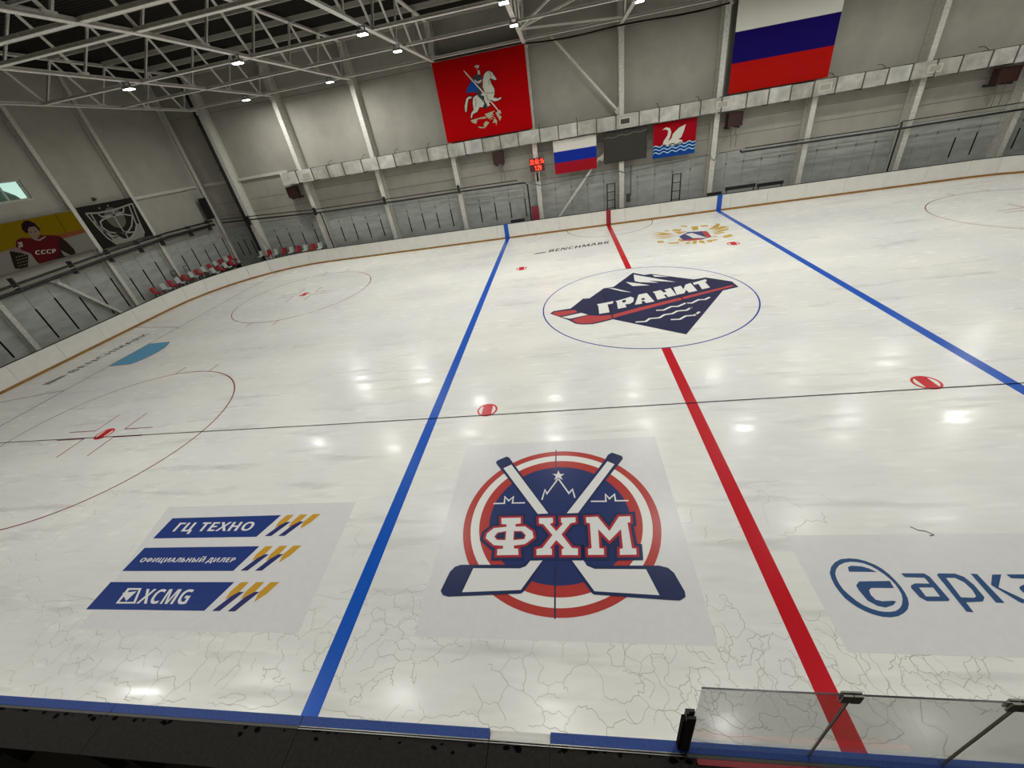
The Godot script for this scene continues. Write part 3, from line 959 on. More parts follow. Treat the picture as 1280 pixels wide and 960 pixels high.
	while x < 31.0:
		var w := 1.28 if n % 5 != 4 else 1.5
		box(du, "duct_section", Vector3(x + 0.03, 5.92 + 0.012 * (n % 3), -16.55), Vector3(x + w - 0.03, 6.72 + 0.012 * ((n * 7) % 3), -15.85), cache[["duct", "duct_b", "duct", "duct_c", "duct_b"][(n * 3) % 5]])
		box(du, "flange", Vector3(x + w - 0.03, 5.87, -16.6), Vector3(x + w + 0.03, 6.77, -15.81), mat("4f4c44", 0.5))
		if n % 2 == 0:
			tube(du, "hanger", [Vector3(x + w, 6.77, -16.2), Vector3(x + w, 6.98, -16.6), Vector3(x + w, 7.0, -17.05)], 0.015, mat("3a3833", 0.6), 6)
		x += w
		n += 1
	box(du, "end_cap", Vector3(-24.36, 5.9, -16.58), Vector3(-24.27, 6.76, -15.83), mat("b9b7ad", 0.4))
	for gx in [1.27, 7.35, -22.3, 13.3, 19.2]:
		var dark_core: bool = gx > 1.2 and gx < 1.3  # only this grille has a dark core
		var gr := box(du, "grille", Vector3(gx - 0.38, 6.12, -15.86), Vector3(gx + 0.38, 6.54, -15.815), mat("bab7ab", 0.5))
		box(gr_parent(du), "grille_core", Vector3(gx - 0.29, 6.19, -15.815), Vector3(gx + 0.29, 6.47, -15.805), mat("34332e" if dark_core else "9a978b", 0.6))
	# wall beam left of the duct
	var wb := thing("wall_beam", "pale horizontal wall beam between the corner and the duct", "beam", Vector3(-28.0, 6.75, -16.6))
	box(wb, "flange", Vector3(-32.0, 6.70, -17.08), Vector3(-24.4, 6.74, -16.92), cache.paint)
	box(wb, "web", Vector3(-32.0, 6.74, -17.08), Vector3(-24.4, 6.9, -17.03), cache.paint)
	# heaters
	var hl := ["brown fan heater under the duct's closed end", "brown fan heater under the large red flag", "brown fan heater under the large striped flag", "brown fan heater on the column farthest from the clock"]
	var hx := [[-24.5, -23.75], [-7.95, -7.2], [7.9, 8.8], [23.0, 24.1]]
	for i in 4:
		fan_heater(hx[i][0], hx[i][1], hl[i])
	# pipes
	var bk := mat("161512", 0.5)
	var p1 := thing("heating_pipe", "pair of black pipes running from the corner to the red cabinet", "pipe", Vector3(-19, 3.6, -16.15))
	tube(p1, "pipe", [Vector3(-31.2, 4.0, -16.06), Vector3(-28.2, 3.9, -16.06), Vector3(-22.6, 3.66, -16.06), Vector3(-11.0, 3.6, -16.06), Vector3(-5.9, 3.55, -16.06), Vector3(-5.7, 3.4, -16.06), Vector3(-5.68, 0.3, -16.06)], 0.055, bk)
	tube(p1, "pipe", [Vector3(-31.2, 4.25, -16.08), Vector3(-28.2, 4.14, -16.08), Vector3(-22.6, 3.92, -16.08), Vector3(-6.4, 3.78, -16.08)], 0.035, bk)
	for cx in COLUMN_X.slice(0, 5):
		box(p1, "pipe_clamp", Vector3(cx - 0.08, 3.5, -16.235), Vector3(cx + 0.08, 4.05 if cx > -23 else 4.2, -16.1), bk)
	var p2 := thing("heating_pipe", "black pipe running below the large striped flag towards the far end wall", "pipe", Vector3(18, 3.4, -16.15))
	tube(p2, "pipe", [Vector3(8.9, 3.52, -16.06), Vector3(9.0, 3.4, -16.06), Vector3(18.9, 3.36, -16.06), Vector3(31.9, 3.46, -16.06)], 0.06, bk)
	tube(p2, "pipe", [Vector3(9.2, 3.6, -16.1), Vector3(18.3, 3.56, -16.1), Vector3(18.5, 3.75, -16.1), Vector3(31.9, 3.8, -16.1)], 0.028, bk)
	tube(p2, "drop_pipe", [Vector3(18.5, 3.7, -16.08), Vector3(18.5, 0.2, -16.08)], 0.05, bk)
	tube(p1, "drop_pipe", [Vector3(-22.45, 3.62, -16.06), Vector3(-22.4, 3.4, -16.06), Vector3(-22.35, 0.0, -16.06)], 0.045, bk)
	# thin conduits
	var cd := thing("wall_conduit", "thin grey conduit looping between columns under the dark screen", "conduit", Vector3(2, 3.4, -16.2))
	tube(cd, "conduit", [Vector3(-5.6, 3.45, -16.24), Vector3(-4.7, 3.2, -16.24), Vector3(0.9, 3.35, -16.24), Vector3(1.3, 3.2, -16.24), Vector3(7.0, 3.5, -16.24), Vector3(7.3, 3.1, -16.24), Vector3(7.6, 3.5, -16.24), Vector3(8.85, 3.55, -16.24)], 0.022, mat("55534b", 0.6), 6)
	tube(cd, "drop_conduit", [Vector3(1.75, 3.6, -16.3), Vector3(1.75, 1.6, -16.3)], 0.03, mat("3d3b36", 0.6), 6)
	box(cd, "switch_box", Vector3(1.45, 1.2, -16.4), Vector3(1.72, 1.75, -16.2), mat("3a3934", 0.6))
	# ladders, cabinet, benches
	for q in [[0.05, "black metal ladder rack beside the column under the dark screen"], [4.62, "black metal ladder rack standing below the swan flag"]]:
		var lx: float = q[0]
		var lr := thing("ladder_rack", q[1], "ladder", Vector3(lx + 0.27, 0, -16.2), "black ladder racks")
		for e in [0.0, 0.55]: tube(lr, "upright", [Vector3(lx + e, -0.02, -16.15), Vector3(lx + e, 2.66, -16.15)], 0.04, bk, 6)
		for k in 5: tube(lr, "rung", [Vector3(lx, 2.62 - 0.55 * k, -16.15), Vector3(lx + 0.55, 2.62 - 0.55 * k, -16.15)], 0.028, bk, 6)
	var cb := thing("hose_cabinet", "dull red metal cabinet standing against the wall below the pipe", "cabinet", Vector3(-5.35, -0.03, -16.2))
	box(cb, "body", Vector3(-5.6, -0.03, -16.45), Vector3(-5.1, 1.8, -16.12), mat("7c2530", 0.5))
	box(cb, "door", Vector3(-5.57, 0.1, -16.12), Vector3(-5.13, 1.76, -16.1), mat("8a2a36", 0.45))
	box(cb, "handle", Vector3(-5.2, 0.9, -16.1), Vector3(-5.17, 1.1, -16.07), mat("9a978c", 0.4, 0.6))
	for q in [[7.0, 8.0, 1.1, "short black bench beside the blue board stripe"], [8.2, 10.2, 1.32, "long black bench with padded back under the heater"], [10.3, 12.0, 1.26, "black bench with padded back next to the column"], [-7.3, -6.2, 1.12, "low black bench beside the red cabinet"]]:
		bench(q[0], q[1], q[2], q[3])

func gr_parent(o: Node3D) -> Node3D: return o

func bench(x0: float, x1: float, top: float, label: String) -> void:
	var b := thing("bench", label, "bench", Vector3((x0 + x1) / 2, -0.03, -16.0))
	var m := mat("1a1a18", 0.7)
	box(b, "seat", Vector3(x0, top - 0.5, -15.95), Vector3(x1, top - 0.42, -15.6), m)
	box(b, "backrest", Vector3(x0, top - 0.22, -16.0), Vector3(x1, top, -15.94), m)
	for x in [x0 + 0.08, x1 - 0.14]:
		box(b, "leg", Vector3(x, -0.03, -15.98), Vector3(x + 0.06, top - 0.02, -15.93), m)
		box(b, "leg", Vector3(x, -0.03, -15.68), Vector3(x + 0.06, top - 0.5, -15.62), m)

func fan_heater(x0: float, x1: float, label: String) -> void:
	var h := thing("fan_heater", label, "heater", Vector3((x0 + x1) / 2, 4.98, -16.2), "fan heaters under the duct")
	var body := mat("341a10", 0.6)
	box(h, "housing", Vector3(x0, 4.98, -16.6), Vector3(x1, 5.76, -16.1), body)
	for k in 5:
		var y := 5.06 + 0.14 * k
		bar(h, "slat", Vector3(x0 + 0.05, y + 0.03, -16.08), Vector3(x1 - 0.05, y + 0.03, -16.08), 0.05, 0.02, mat("4e2717", 0.55))
	for k in [[x0, x0 + 0.04], [x1 - 0.04, x1]]:
		box(h, "frame_side", Vector3(k[0], 4.98, -16.1), Vector3(k[1], 5.76, -16.05), body)
	box(h, "bracket", Vector3(x0 + 0.1, 4.86, -17.09), Vector3(x0 + 0.16, 4.98, -16.15), mat("2a2824", 0.6))
	box(h, "bracket", Vector3(x1 - 0.16, 4.86, -17.09), Vector3(x1 - 0.1, 4.98, -16.15), mat("2a2824", 0.6))
	for k in 2:
		var px := lerpf(x0, x1, 0.4 + 0.35 * k)
		tube(h, "supply_pipe", [Vector3(px, 5.0, -16.4), Vector3(px, 4.55, -16.4), Vector3(px + 0.08, 4.4, -16.4), Vector3(px + 0.08, 3.75, -16.4)], 0.022, mat("6b675c", 0.5), 6)

# ---------------------------------------------------------------- end wall: banners, pipes
func above(flat: Array, y: float) -> PackedVector2Array:   # nothing of a print hangs below its sheet
	var p := pts2(flat)
	for i in p.size(): p[i].y = maxf(p[i].y, y + 0.0007 * i)
	return p

func build_end_wall() -> void:
	var X := -31.78
	# goalkeeper banner
	var gb := thing("banner", "printed banner of a goalkeeper in red jersey before yellow boards", "banner", Vector3(X, 4.66, -3.0))
	box(gb, "sheet", Vector3(X - 0.03, 4.66, -6.08), Vector3(X, 6.88, 1.2), mat("6f6d64", 0.8))
	print_poly(gb, "yellow_boards", [[-1.2, 6.86, 6.06, 6.83, 6.06, 5.78, 4.4, 5.78, -1.2, 5.5]], plane_end(X + 0.004), mat("6e5906", 0.8))
	print_poly(gb, "red_edge", [[4.4, 5.82, 6.06, 5.82, 6.06, 5.6, 4.4, 5.56]], plane_end(X + 0.006), mat("6e4228", 0.8))
	print_lines(gb, "board_joint", [[5.12, 6.84, 5.05, 5.82]], 0.05, plane_end(X + 0.008), mat("4d3f10", 0.8))
	var cols := ["4b1418", "251b14", "1e1a13", "6e5a58", "6b6960", "70604e", "1a1213", "746f66", "726f60"]
	var names := ["jersey", "glove", "glove", "cuff", "pad", "face", "hair", "collar", "pad"]
	for i in GOALIE_SHAPES.size():
		print_poly(gb, names[i], [above(GOALIE_SHAPES[i], 4.67)], plane_end(X + 0.01 + 0.002 * i), mat(cols[i], 0.8))
	var pt := plane_end(X + 0.03)
	print_text(gb, "lettering", "СССР", "Droid Sans", 700, Vector2(2.86, 5.14), Vector2(3.84, 4.98), Vector2(2.97, 5.34), pt, mat("a7a196", 0.8))
	print_text(gb, "lettering", "20", "Droid Sans", 700, Vector2(2.40, 5.66), Vector2(2.60, 5.64), Vector2(2.52, 5.90), pt, mat("a7a196", 0.8))
	# face details of the printed figure
	var face := pts2(GOALIE_SHAPES[5])
	var fc := Vector2.ZERO
	for p in face: fc += p / face.size()
	for e in [[-0.13, 0.05], [0.10, 0.02]]:
		print_poly(gb, "eye", [arc(fc + Vector2(e[0], e[1]), 0.035, 0, TAU, 8)], pt, mat("2a1e18", 0.8))
	print_lines(gb, "mouth", [PackedVector2Array([fc + Vector2(-0.04, -0.19), fc + Vector2(0.10, -0.19)])], 0.03, pt, mat("6a4038", 0.8))
	print_lines(gb, "nose", [PackedVector2Array([fc + Vector2(-0.01, 0.04), fc + Vector2(0.03, -0.08)])], 0.03, pt, mat("735c48", 0.8))
	# blocker lacing
	var lace := []
	for i in 5:
		for j in 5:
			lace.append(PackedVector2Array([Vector2(1.98 + 0.13 * i - 0.06 * j, 5.26 - 0.14 * j), Vector2(2.06 + 0.13 * i - 0.06 * j, 5.26 - 0.14 * j)]))
	print_lines(gb, "glove_stitching", lace, 0.03, pt, mat("6f6a58", 0.8))
	# mask banner
	var mb := thing("banner", "printed banner of a white goalkeeper mask cage on black", "banner", Vector3(X, 4.5, -8.3))
	box(mb, "sheet", Vector3(X - 0.03, 4.5, -10.14), Vector3(X, 6.93, -6.42), mat("24221d", 0.8))
	print_poly(mb, "mask_shell", [above(MASK_CHIN[0], 4.51)], plane_end(X + 0.006), mat("7f7d73", 0.8))
	print_poly(mb, "printed_face", [arc(Vector2(8.3, 6.0), 0.62, 0, TAU, 20)], plane_end(X + 0.004), mat("5b594f", 0.8))
	for q in MASK_BARS: print_lines(mb, "cage_bar", [above(q, 4.56)], 0.085, plane_end(X + 0.009), mat("8f8d83", 0.8))
	print_poly(mb, "rivet", [arc(Vector2(7.7, 6.68), 0.05, 0, TAU, 8), arc(Vector2(8.3, 6.72), 0.05, 0, TAU, 8)], plane_end(X + 0.009), mat("8f8d83", 0.8))
	# girt, tray and pipes
	var gi := thing("wall_beam", "pale horizontal wall beam between mask banner and corner", "beam", Vector3(-32.1, 6.8, -13.5))
	box(gi, "flange", Vector3(-32.19, 6.74, -16.6), Vector3(-32.0, 6.79, -10.5), cache.paint)
	box(gi, "web", Vector3(-32.19, 6.79, -16.6), Vector3(-32.14, 6.92, -10.5), cache.paint)
	var bk := mat("14130f", 0.55)
	var tr := thing("pipe_tray", "dark tray of pipes running along the end wall below the banners", "pipe", Vector3(-31.6, 3.8, -6))
	tube(tr, "pipe", [Vector3(-31.55, 3.72, 8.0), Vector3(-31.55, 3.76, -0.4), Vector3(-31.55, 4.0, -6.0), Vector3(-31.55, 4.12, -11.0), Vector3(-31.6, 4.0, -15.6)], 0.085, bk)
	tube(tr, "pipe", [Vector3(-31.55, 4.05, 8.0), Vector3(-31.55, 4.08, -0.4), Vector3(-31.55, 4.3, -6.0), Vector3(-31.55, 4.4, -11.0), Vector3(-31.6, 4.3, -15.6)], 0.06, bk)
	tube(tr, "light_pipe", [Vector3(-31.5, 3.9, 8.0), Vector3(-31.5, 3.93, -0.4), Vector3(-31.5, 4.15, -6.0), Vector3(-31.5, 4.26, -11.0), Vector3(-31.55, 4.15, -15.6)], 0.045, mat("7d7a6f", 0.5))
	for z in [2.0, -1.0, -4.0, -6.3, -8.5, -10.3, -13.0, -15.0]:
		box(tr, "tray_bracket", Vector3(-31.8, 3.7, z - 0.03), Vector3(-31.45, 4.44, z + 0.03), mat("3b3933", 0.6))
	var sb := thing("wall_cabinet", "tall black cabinet mounted in the corner above the pipe tray", "cabinet", Vector3(-31.6, 4.4, -15.6))
	box(sb, "body", Vector3(-31.8, 4.45, -15.9), Vector3(-31.45, 6.0, -15.45), mat("100f0d", 0.6))
	box(sb, "door", Vector3(-31.45, 4.5, -15.87), Vector3(-31.43, 5.95, -15.48), mat("171613", 0.5))
	# lamp arm remnants on the end wall
	var pb := thing("wall_bracket", "small dark bracket on the end wall above the mask banner", "bracket", Vector3(-32.1, 7.2, -8.0))
	box(pb, "plate", Vector3(-32.19, 7.1, -8.15), Vector3(-32.15, 7.3, -7.95), mat("3a3832", 0.6))
	box(pb, "arm", Vector3(-32.15, 7.17, -8.08), Vector3(-31.95, 7.23, -8.02), mat("3a3832", 0.6))

# ---------------------------------------------------------------- seats in the corner
func seat_mesh_set(m: Material, frame: Material) -> Node3D:
	var s := Node3D.new()
	var st := st_new()                     # scooped shell: seat pan
	var n := 6
	for i in n:
		var a := -0.21 + 0.42 * i / n
		var b := -0.21 + 0.42 * (i + 1) / n
		var ya := 0.03 * pow(a / 0.21, 2)
		var yb := 0.03 * pow(b / 0.21, 2)
		var nn := Vector3(ya - yb, b - a, 0).normalized()
		quad(st, Vector3(a, 0.42 + ya, -0.2), Vector3(b, 0.42 + yb, -0.2), Vector3(b, 0.42 + yb, 0.2), Vector3(a, 0.42 + ya, 0.2), nn)
		quad(st, Vector3(a, 0.39 + ya, -0.2), Vector3(b, 0.39 + yb, -0.2), Vector3(b, 0.39 + yb, 0.2), Vector3(a, 0.39 + ya, 0.2), -nn)
	st_box(st, Vector3(-0.21, 0.37, 0.19), Vector3(0.21, 0.44, 0.21))
	put(s, "seat", st.commit(), m)
	st = st_new()
	for i in n:
		var a := -0.21 + 0.42 * i / n
		var b := -0.21 + 0.42 * (i + 1) / n
		var za := 0.05 * pow(a / 0.21, 2)
		var zb := 0.05 * pow(b / 0.21, 2)
		for k in 3:
			var y0 := 0.42 + 0.13 * k
			var t0 := -0.2 - 0.03 * k
			for sgn in [1.0, -1.0]:
				var off := -0.02 if sgn < 0 else 0.0
				quad(st, Vector3(a, y0, t0 + za + off), Vector3(b, y0, t0 + zb + off), Vector3(b, y0 + 0.13, t0 - 0.03 + zb + off), Vector3(a, y0 + 0.13, t0 - 0.03 + za + off), Vector3((za - zb) / (b - a) * sgn, 0.2 * sgn, sgn).normalized())
	put(s, "backrest", st.commit(), m)
	for e in [-0.16, 0.16]:
		put(s, "leg", unit_box, frame, Transform3D(Basis.from_scale(Vector3(0.04, 0.4, 0.04)), Vector3(e, 0.2, -0.1)))
	return s

func build_seats() -> void:
	var dark := mat("232220", 0.7)
	var protos := {}
	for q in [["white", "b0b4ad"], ["red", "98262c"]]:
		protos[q[0]] = seat_mesh_set(mat(q[1], 0.45), dark)
	var stand := thing("seating_platform", "dark low platform carrying seats along the long wall", "platform", Vector3(-26.4, 0, -16.1))
	box(stand, "deck", Vector3(-29.1, 0.52, -16.2), Vector3(-23.1, 0.6, -15.4), dark)
	for x in [-29.0, -27.2, -25.2, -23.3]: box(stand, "leg", Vector3(x, -0.03, -16.15), Vector3(x + 0.08, 0.52, -15.45), dark)
	var xs := [-29.0, -28.25, -27.55, -26.82, -26.12, -25.45, -24.79, -24.1, -23.45]
	for i in xs.size():
		var c := "white" if i % 2 == 0 else "red"
		var s := place_seat(protos[c], c, Vector3(xs[i], 0.6, -15.8), 0.0, "%s plastic seat in the row along the long wall" % c, "seats along the long wall")
	var st2 := thing("seating_platform", "dark stepped platform carrying seats along the end wall", "platform", Vector3(-31.4, 0, -11))
	box(st2, "deck", Vector3(-31.8, 0.62, -15.9), Vector3(-31.15, 0.7, -7.2), dark)
	box(st2, "step", Vector3(-31.15, 0.42, -14.9), Vector3(-30.2, 0.5, -11.9), dark)
	for z in [-15.8, -13.4, -11.0, -9.2, -7.4]: box(st2, "leg", Vector3(-31.7, -0.03, z), Vector3(-31.2, 0.62, z + 0.08), dark)
	for z in [-14.8, -12.1]: box(st2, "leg", Vector3(-30.9, -0.03, z), Vector3(-30.3, 0.42, z + 0.08), dark)
	var zs := [-7.6, -8.4, -9.05, -9.7, -10.35, -11.0, -11.65, -12.3, -13.0, -13.65, -14.3, -14.95, -15.5]
	for i in zs.size():
		var c := "red" if i % 2 == 0 else "white"
		place_seat(protos[c], c, Vector3(-31.4, 0.7, zs[i]), PI / 2, "%s plastic seat in the back row along the end wall" % c, "seats along the end wall")
	for i in 4:
		var c := "white" if i % 2 == 0 else "red"
		place_seat(protos[c], c, Vector3(-30.7, 0.5, -12.35 - 0.7 * i), PI / 2, "%s plastic seat in the short front row by the curved corner boards" % c, "front seats by the corner")
	for q in [-11.3, -10.1]:
		var r := thing("stair_rail", "small dark wire rail frame standing behind the end wall seats", "rail", Vector3(-31.74, 0.7, q), "wire rails behind the seats")
		for e in [0.0, 0.4]: tube(r, "post", [Vector3(-31.75, 0.7, q + e), Vector3(-31.75, 2.0, q + e)], 0.022, dark, 6)
		for k in 3: tube(r, "rail", [Vector3(-31.75, 1.98 - 0.3 * k, q), Vector3(-31.75, 1.98 - 0.3 * k, q + 0.4)], 0.018, dark, 6)
	for c in protos: protos[c].free()

func place_seat(proto: Node3D, c: String, at: Vector3, turn: float, label: String, group: String) -> Node3D:
	var s: Node3D = proto.duplicate()
	s.name = numbered("%s_plastic_seat" % c)
	add_child(s)
	s.position = at
	s.rotation.y = turn
	s.set_meta("label", label)
	s.set_meta("category", "seat")
	s.set_meta("group", group)
	return s

# ---------------------------------------------------------------- lamps
func build_lamps() -> void:
	var spots := [[-22.95, -4.9], [-16.9, -4.65], [-23.2, -13.75], [-17.1, -13.6], [-10.9, -4.6], [-10.95, -9.1], [-4.9, -4.65], [-4.9, -8.95], [1.1, -4.6], [1.1, -9.6],
		[7.25, -4.6], [7.25, -10.6], [13.1, -4.6], [13.1, -10.8], [19.1, -4.6], [19.1, -10.8], [25.1, -4.6], [25.1, -12.0]]
	for x in [-22.9, -16.9, -10.9, -4.9, 1.1, 7.25, 13.1, 19.1, 25.1]: spots.append([x, 11.0])
	for x in [-10.9, 1.1, 7.25, 13.1]: spots.append([x, 2.6])  # added lamps, none seen there, put in to brighten the middle of the ice
	var glow := StandardMaterial3D.new()
	glow.albedo_color = Color(0.95, 0.95, 0.92)
	glow.emission_enabled = true
	glow.emission = Color(1.0, 1.0, 0.985)
	glow.emission_energy_multiplier = 12.0
	var grey := mat("6f6e69", 0.5)
	for i in spots.size():
		var x: float = spots[i][0]
		var z: float = spots[i][1]
		var y := bottom_y(z) - 0.26
		var dim := 1.0                      # energy lowered by zone to shape brightness across the ice
		if z > 8: dim = 0.68 if x < -15 else 0.44
		elif z > 0: dim = 0.56 if x < 5 else 0.34
		elif x < -15: dim = 0.38 if z > -6 else 0.8
		else: dim = (0.62 if z > -6 else 0.42) * (0.95 if x > 5 else 1.0)
		var l := thing("high_bay_lamp", "white glowing roof lamp hung under a truss", "lamp", Vector3(x, y, z), "high bay lamps under the trusses")
		box(l, "housing", Vector3(x - 0.2, y, z - 0.17), Vector3(x + 0.2, y + 0.09, z + 0.17), grey)
		for e in [-1, 1]:
			box(l, "lens", Vector3(x + e * 0.095 - 0.085, y - 0.04, z - 0.15), Vector3(x + e * 0.095 + 0.085, y, z + 0.15), glow)
			box(l, "bracket", Vector3(x + e * 0.14 - 0.02, y + 0.09, z - 0.02), Vector3(x + e * 0.14 + 0.02, y + 0.26, z + 0.02), grey)
		box(l, "hanger", Vector3(x - 0.17, y + 0.24, z - 0.03), Vector3(x + 0.17, y + 0.265, z + 0.03), grey)
		var a := AreaLight3D.new()
		a.name = "lamp_light"
		a.area_size = Vector2(0.36, 0.3)
		a.light_color = Color(1.0, 1.0, 0.985)
		a.light_energy = 37.5 * dim
		a.shadow_enabled = true
		a.area_range = 70
		l.add_child(a)
		a.rotation.x = -PI / 2
		a.position = Vector3(0, -0.055, 0)

# ---------------------------------------------------------------- outside the window
func build_outside() -> void:
	var gr := thing("ground", "grassy ground outside the hall", "ground", Vector3(-60, -0.5, 0), "", "structure")
	box(gr, "turf", Vector3(-120, -0.8, -60), Vector3(-33.2, -0.5, 60), mat("39422f", 0.95))
	var rng := RandomNumberGenerator.new()
	rng.seed = 12
	for i in 7:
		var at := Vector3(-62 - 9.0 * (i % 2) - rng.randf_range(0, 2), -0.5, -41.0 + 4.0 * i)
		var hgt := 10.3 + rng.randf_range(-0.5, 1.2)
		var t := thing("tree", "dark green leafy tree seen through the end window", "tree", at, "trees outside the window")
		tube(t, "trunk", [at, at + Vector3(0.1, hgt * 0.5, 0)], 0.22, mat("3a3128", 0.9))
		var st := st_new()
		for k in 420:
			var d := Vector3(rng.randfn(), rng.randfn(), rng.randfn()).normalized()
			var c := Vector3(d.x * 2.6, hgt * 0.62 + d.y * hgt * 0.36, d.z * 2.6) * Vector3(1, 1, 1) + d * rng.randf_range(-0.5, 0.3)
			var u := Vector3(rng.randfn(), rng.randfn(), rng.randfn()).normalized()
			var v := u.cross(d).normalized()
			var s := rng.randf_range(0.25, 0.55)
			tri(st, c + u * s, c - u * s * 0.6 + v * s * 0.7, c - u * s * 0.6 - v * s * 0.7, d)
		var core := SphereMesh.new()
		core.radius = 2.3
		core.height = hgt * 0.66
		core.radial_segments = 14
		core.rings = 8
		st.append_from(core, 0, Transform3D(Basis(), Vector3(0, hgt * 0.62, 0)))
		put(t, "crown", st.commit(), mat("35452f", 0.9))

# ---------------------------------------------------------------- traced outlines, metres (ice: x, z; long wall: x, y; end wall: -z, y)
const PEAK_SILHOUETTE = [
	[-4.08, 0.10, -3.92, -0.15, -3.16, -0.25, -2.57, -1.25, -2.27, -1.22, -1.53, -2.30, -1.08, -2.33, 0.10, -4.06, 0.58, -3.55, 0.92, -3.59, 2.56, -2.21, 3.12, -2.30, 3.97, -1.47, 4.01, -0.75, 3.30, -0.53, 0.89, 3.17, -0.54, 2.05, -1.48, 1.31, -1.92, 1.47, -2.32, 1.59, -2.71, 1.54, -3.00, 1.40, -3.29, 0.97],
]
const PEAK_RED = [
	[-3.17, 0.97, -2.46, 0.67, -1.93, 0.86, -1.45, 0.85, -0.27, 0.38, 3.83, -1.04, 3.90, -0.92, -0.32, 0.71, -1.49, 1.20, -1.98, 1.38, -2.35, 1.49, -2.70, 1.45, -2.96, 1.32],
	[-3.97, 0.13, -3.88, -0.05, -2.97, -0.04, -2.87, 0.25, -3.67, 0.52],
]
const PEAK_WHITE = [
	[-3.58, 0.60, -2.72, 0.35, -2.46, 0.61, -3.22, 0.85],
	[0.10, -3.78, 0.36, -3.50, 1.75, -2.12, 0.61, -2.69, 1.01, -2.25, 0.21, -2.59, 0.00, -2.84],
	[-0.42, -2.86, 0.18, -2.40, 0.57, -2.06, 0.14, -2.13, -0.18, -2.18],
	[-1.32, -2.25, -1.03, -2.14, -0.35, -1.40, -0.75, -1.65],
	[0.95, -3.42, 1.66, -2.89, 0.99, -3.12],
]
const PEAK_WAVES = [
	[0.30, 0.83, 0.58, 0.88, 0.93, 0.61, 1.20, 0.65, 1.55, 0.40, 1.79, 0.45, 2.12, 0.18, 2.36, 0.23, 2.61, 0.03],
	[-0.66, 1.76, -0.28, 1.79, -0.09, 1.56, 0.28, 1.57, 0.52, 1.33, 0.83, 1.30, 1.07, 1.09, 1.41, 1.11, 1.66, 0.88],
	[0.65, 1.83, 0.98, 1.87, 1.25, 1.63, 1.57, 1.64, 1.84, 1.36],
]
const PEAK_LETTERS = [
	[-2.00, -0.42, -1.26, -0.59, -1.32, -0.33, -1.54, -0.28, -1.55, 0.58, -1.98, 0.64, -1.95, -0.24],
	[-1.17, -0.56, -0.72, -0.76, -0.46, -0.90, -0.36, -0.70, -0.44, -0.30, -0.60, -0.11, -0.81, -0.10, -0.81, 0.15, -0.79, 0.22, -1.17, 0.31, -1.13, -0.42],
	[-0.43, 0.06, -0.10, -1.04, 0.27, -1.14, 0.41, -0.09, 0.05, -0.01, -0.01, -0.27, -0.10, -0.25, -0.12, 0.00],
	[0.54, -1.19, 0.91, -1.31, 0.97, -0.99, 1.10, -1.02, 1.07, -1.33, 1.37, -1.45, 1.41, -0.54, 1.04, -0.42, 1.02, -0.75, 0.91, -0.70, 0.96, -0.38, 0.56, -0.25, 0.59, -1.00],
	[1.50, -1.46, 1.84, -1.59, 1.85, -1.13, 2.06, -1.66, 2.32, -1.79, 2.34, -0.80, 1.96, -0.70, 1.94, -1.04, 1.76, -0.66, 1.43, -0.56],
	[2.41, -1.79, 3.05, -2.07, 3.02, -1.78, 2.92, -1.73, 2.93, -1.02, 2.57, -0.91, 2.60, -1.59, 2.40, -1.52],
]
const PEAK_COUNTERS = [
	[-0.89, -0.56, -0.71, -0.61, -0.76, -0.34, -0.90, -0.30],
	[-0.06, -0.57, 0.07, -0.61, 0.08, -0.39, -0.08, -0.36],
]
const PEAK_SEAMS = [
	[-1.63, -2.00, -1.54, -0.74],
	[-1.53, -0.17, -1.47, 1.30],
	[1.45, -2.24, 1.44, -1.70],
	[1.53, -0.45, 1.68, 1.96],
]
const STICK_NAVY = [
	[-5.327, 9.293, -5.281, 9.240, -5.069, 9.116, -4.994, 9.154, -3.898, 10.976, -4.184, 10.991, -5.304, 9.367],
	[-2.553, 9.345, -2.479, 9.208, -2.374, 9.135, -2.147, 9.271, -2.136, 9.370, -3.282, 11.004, -3.572, 10.997],
	[-4.275, 12.075, -3.998, 12.050, -4.212, 12.514, -4.358, 12.728, -4.402, 12.762, -5.786, 12.836, -5.892, 12.807, -5.956, 12.727, -5.863, 12.339, -5.783, 12.232, -5.667, 12.188, -4.507, 12.187, -4.370, 12.149],
	[-3.490, 12.051, -3.240, 12.060, -3.170, 12.176, -3.040, 12.202, -1.854, 12.201, -1.704, 12.245, -1.621, 12.343, -1.518, 12.694, -1.532, 12.783, -1.638, 12.850, -1.800, 12.842, -3.081, 12.764, -3.114, 12.741, -3.245, 12.536],
]
const STICK_WHITE = [
	[-5.101, 9.537, -4.907, 9.417, -3.931, 10.976, -4.162, 10.983],
	[-2.514, 9.435, -2.359, 9.546, -3.303, 10.991, -3.539, 10.985],
	[-5.395, 12.263, -4.460, 12.267, -4.346, 12.219, -4.236, 12.058, -4.002, 12.059, -4.408, 12.694, -5.527, 12.751],
	[-3.471, 12.064, -3.249, 12.064, -3.172, 12.207, -3.036, 12.272, -2.099, 12.276, -1.957, 12.762, -3.068, 12.703],
]
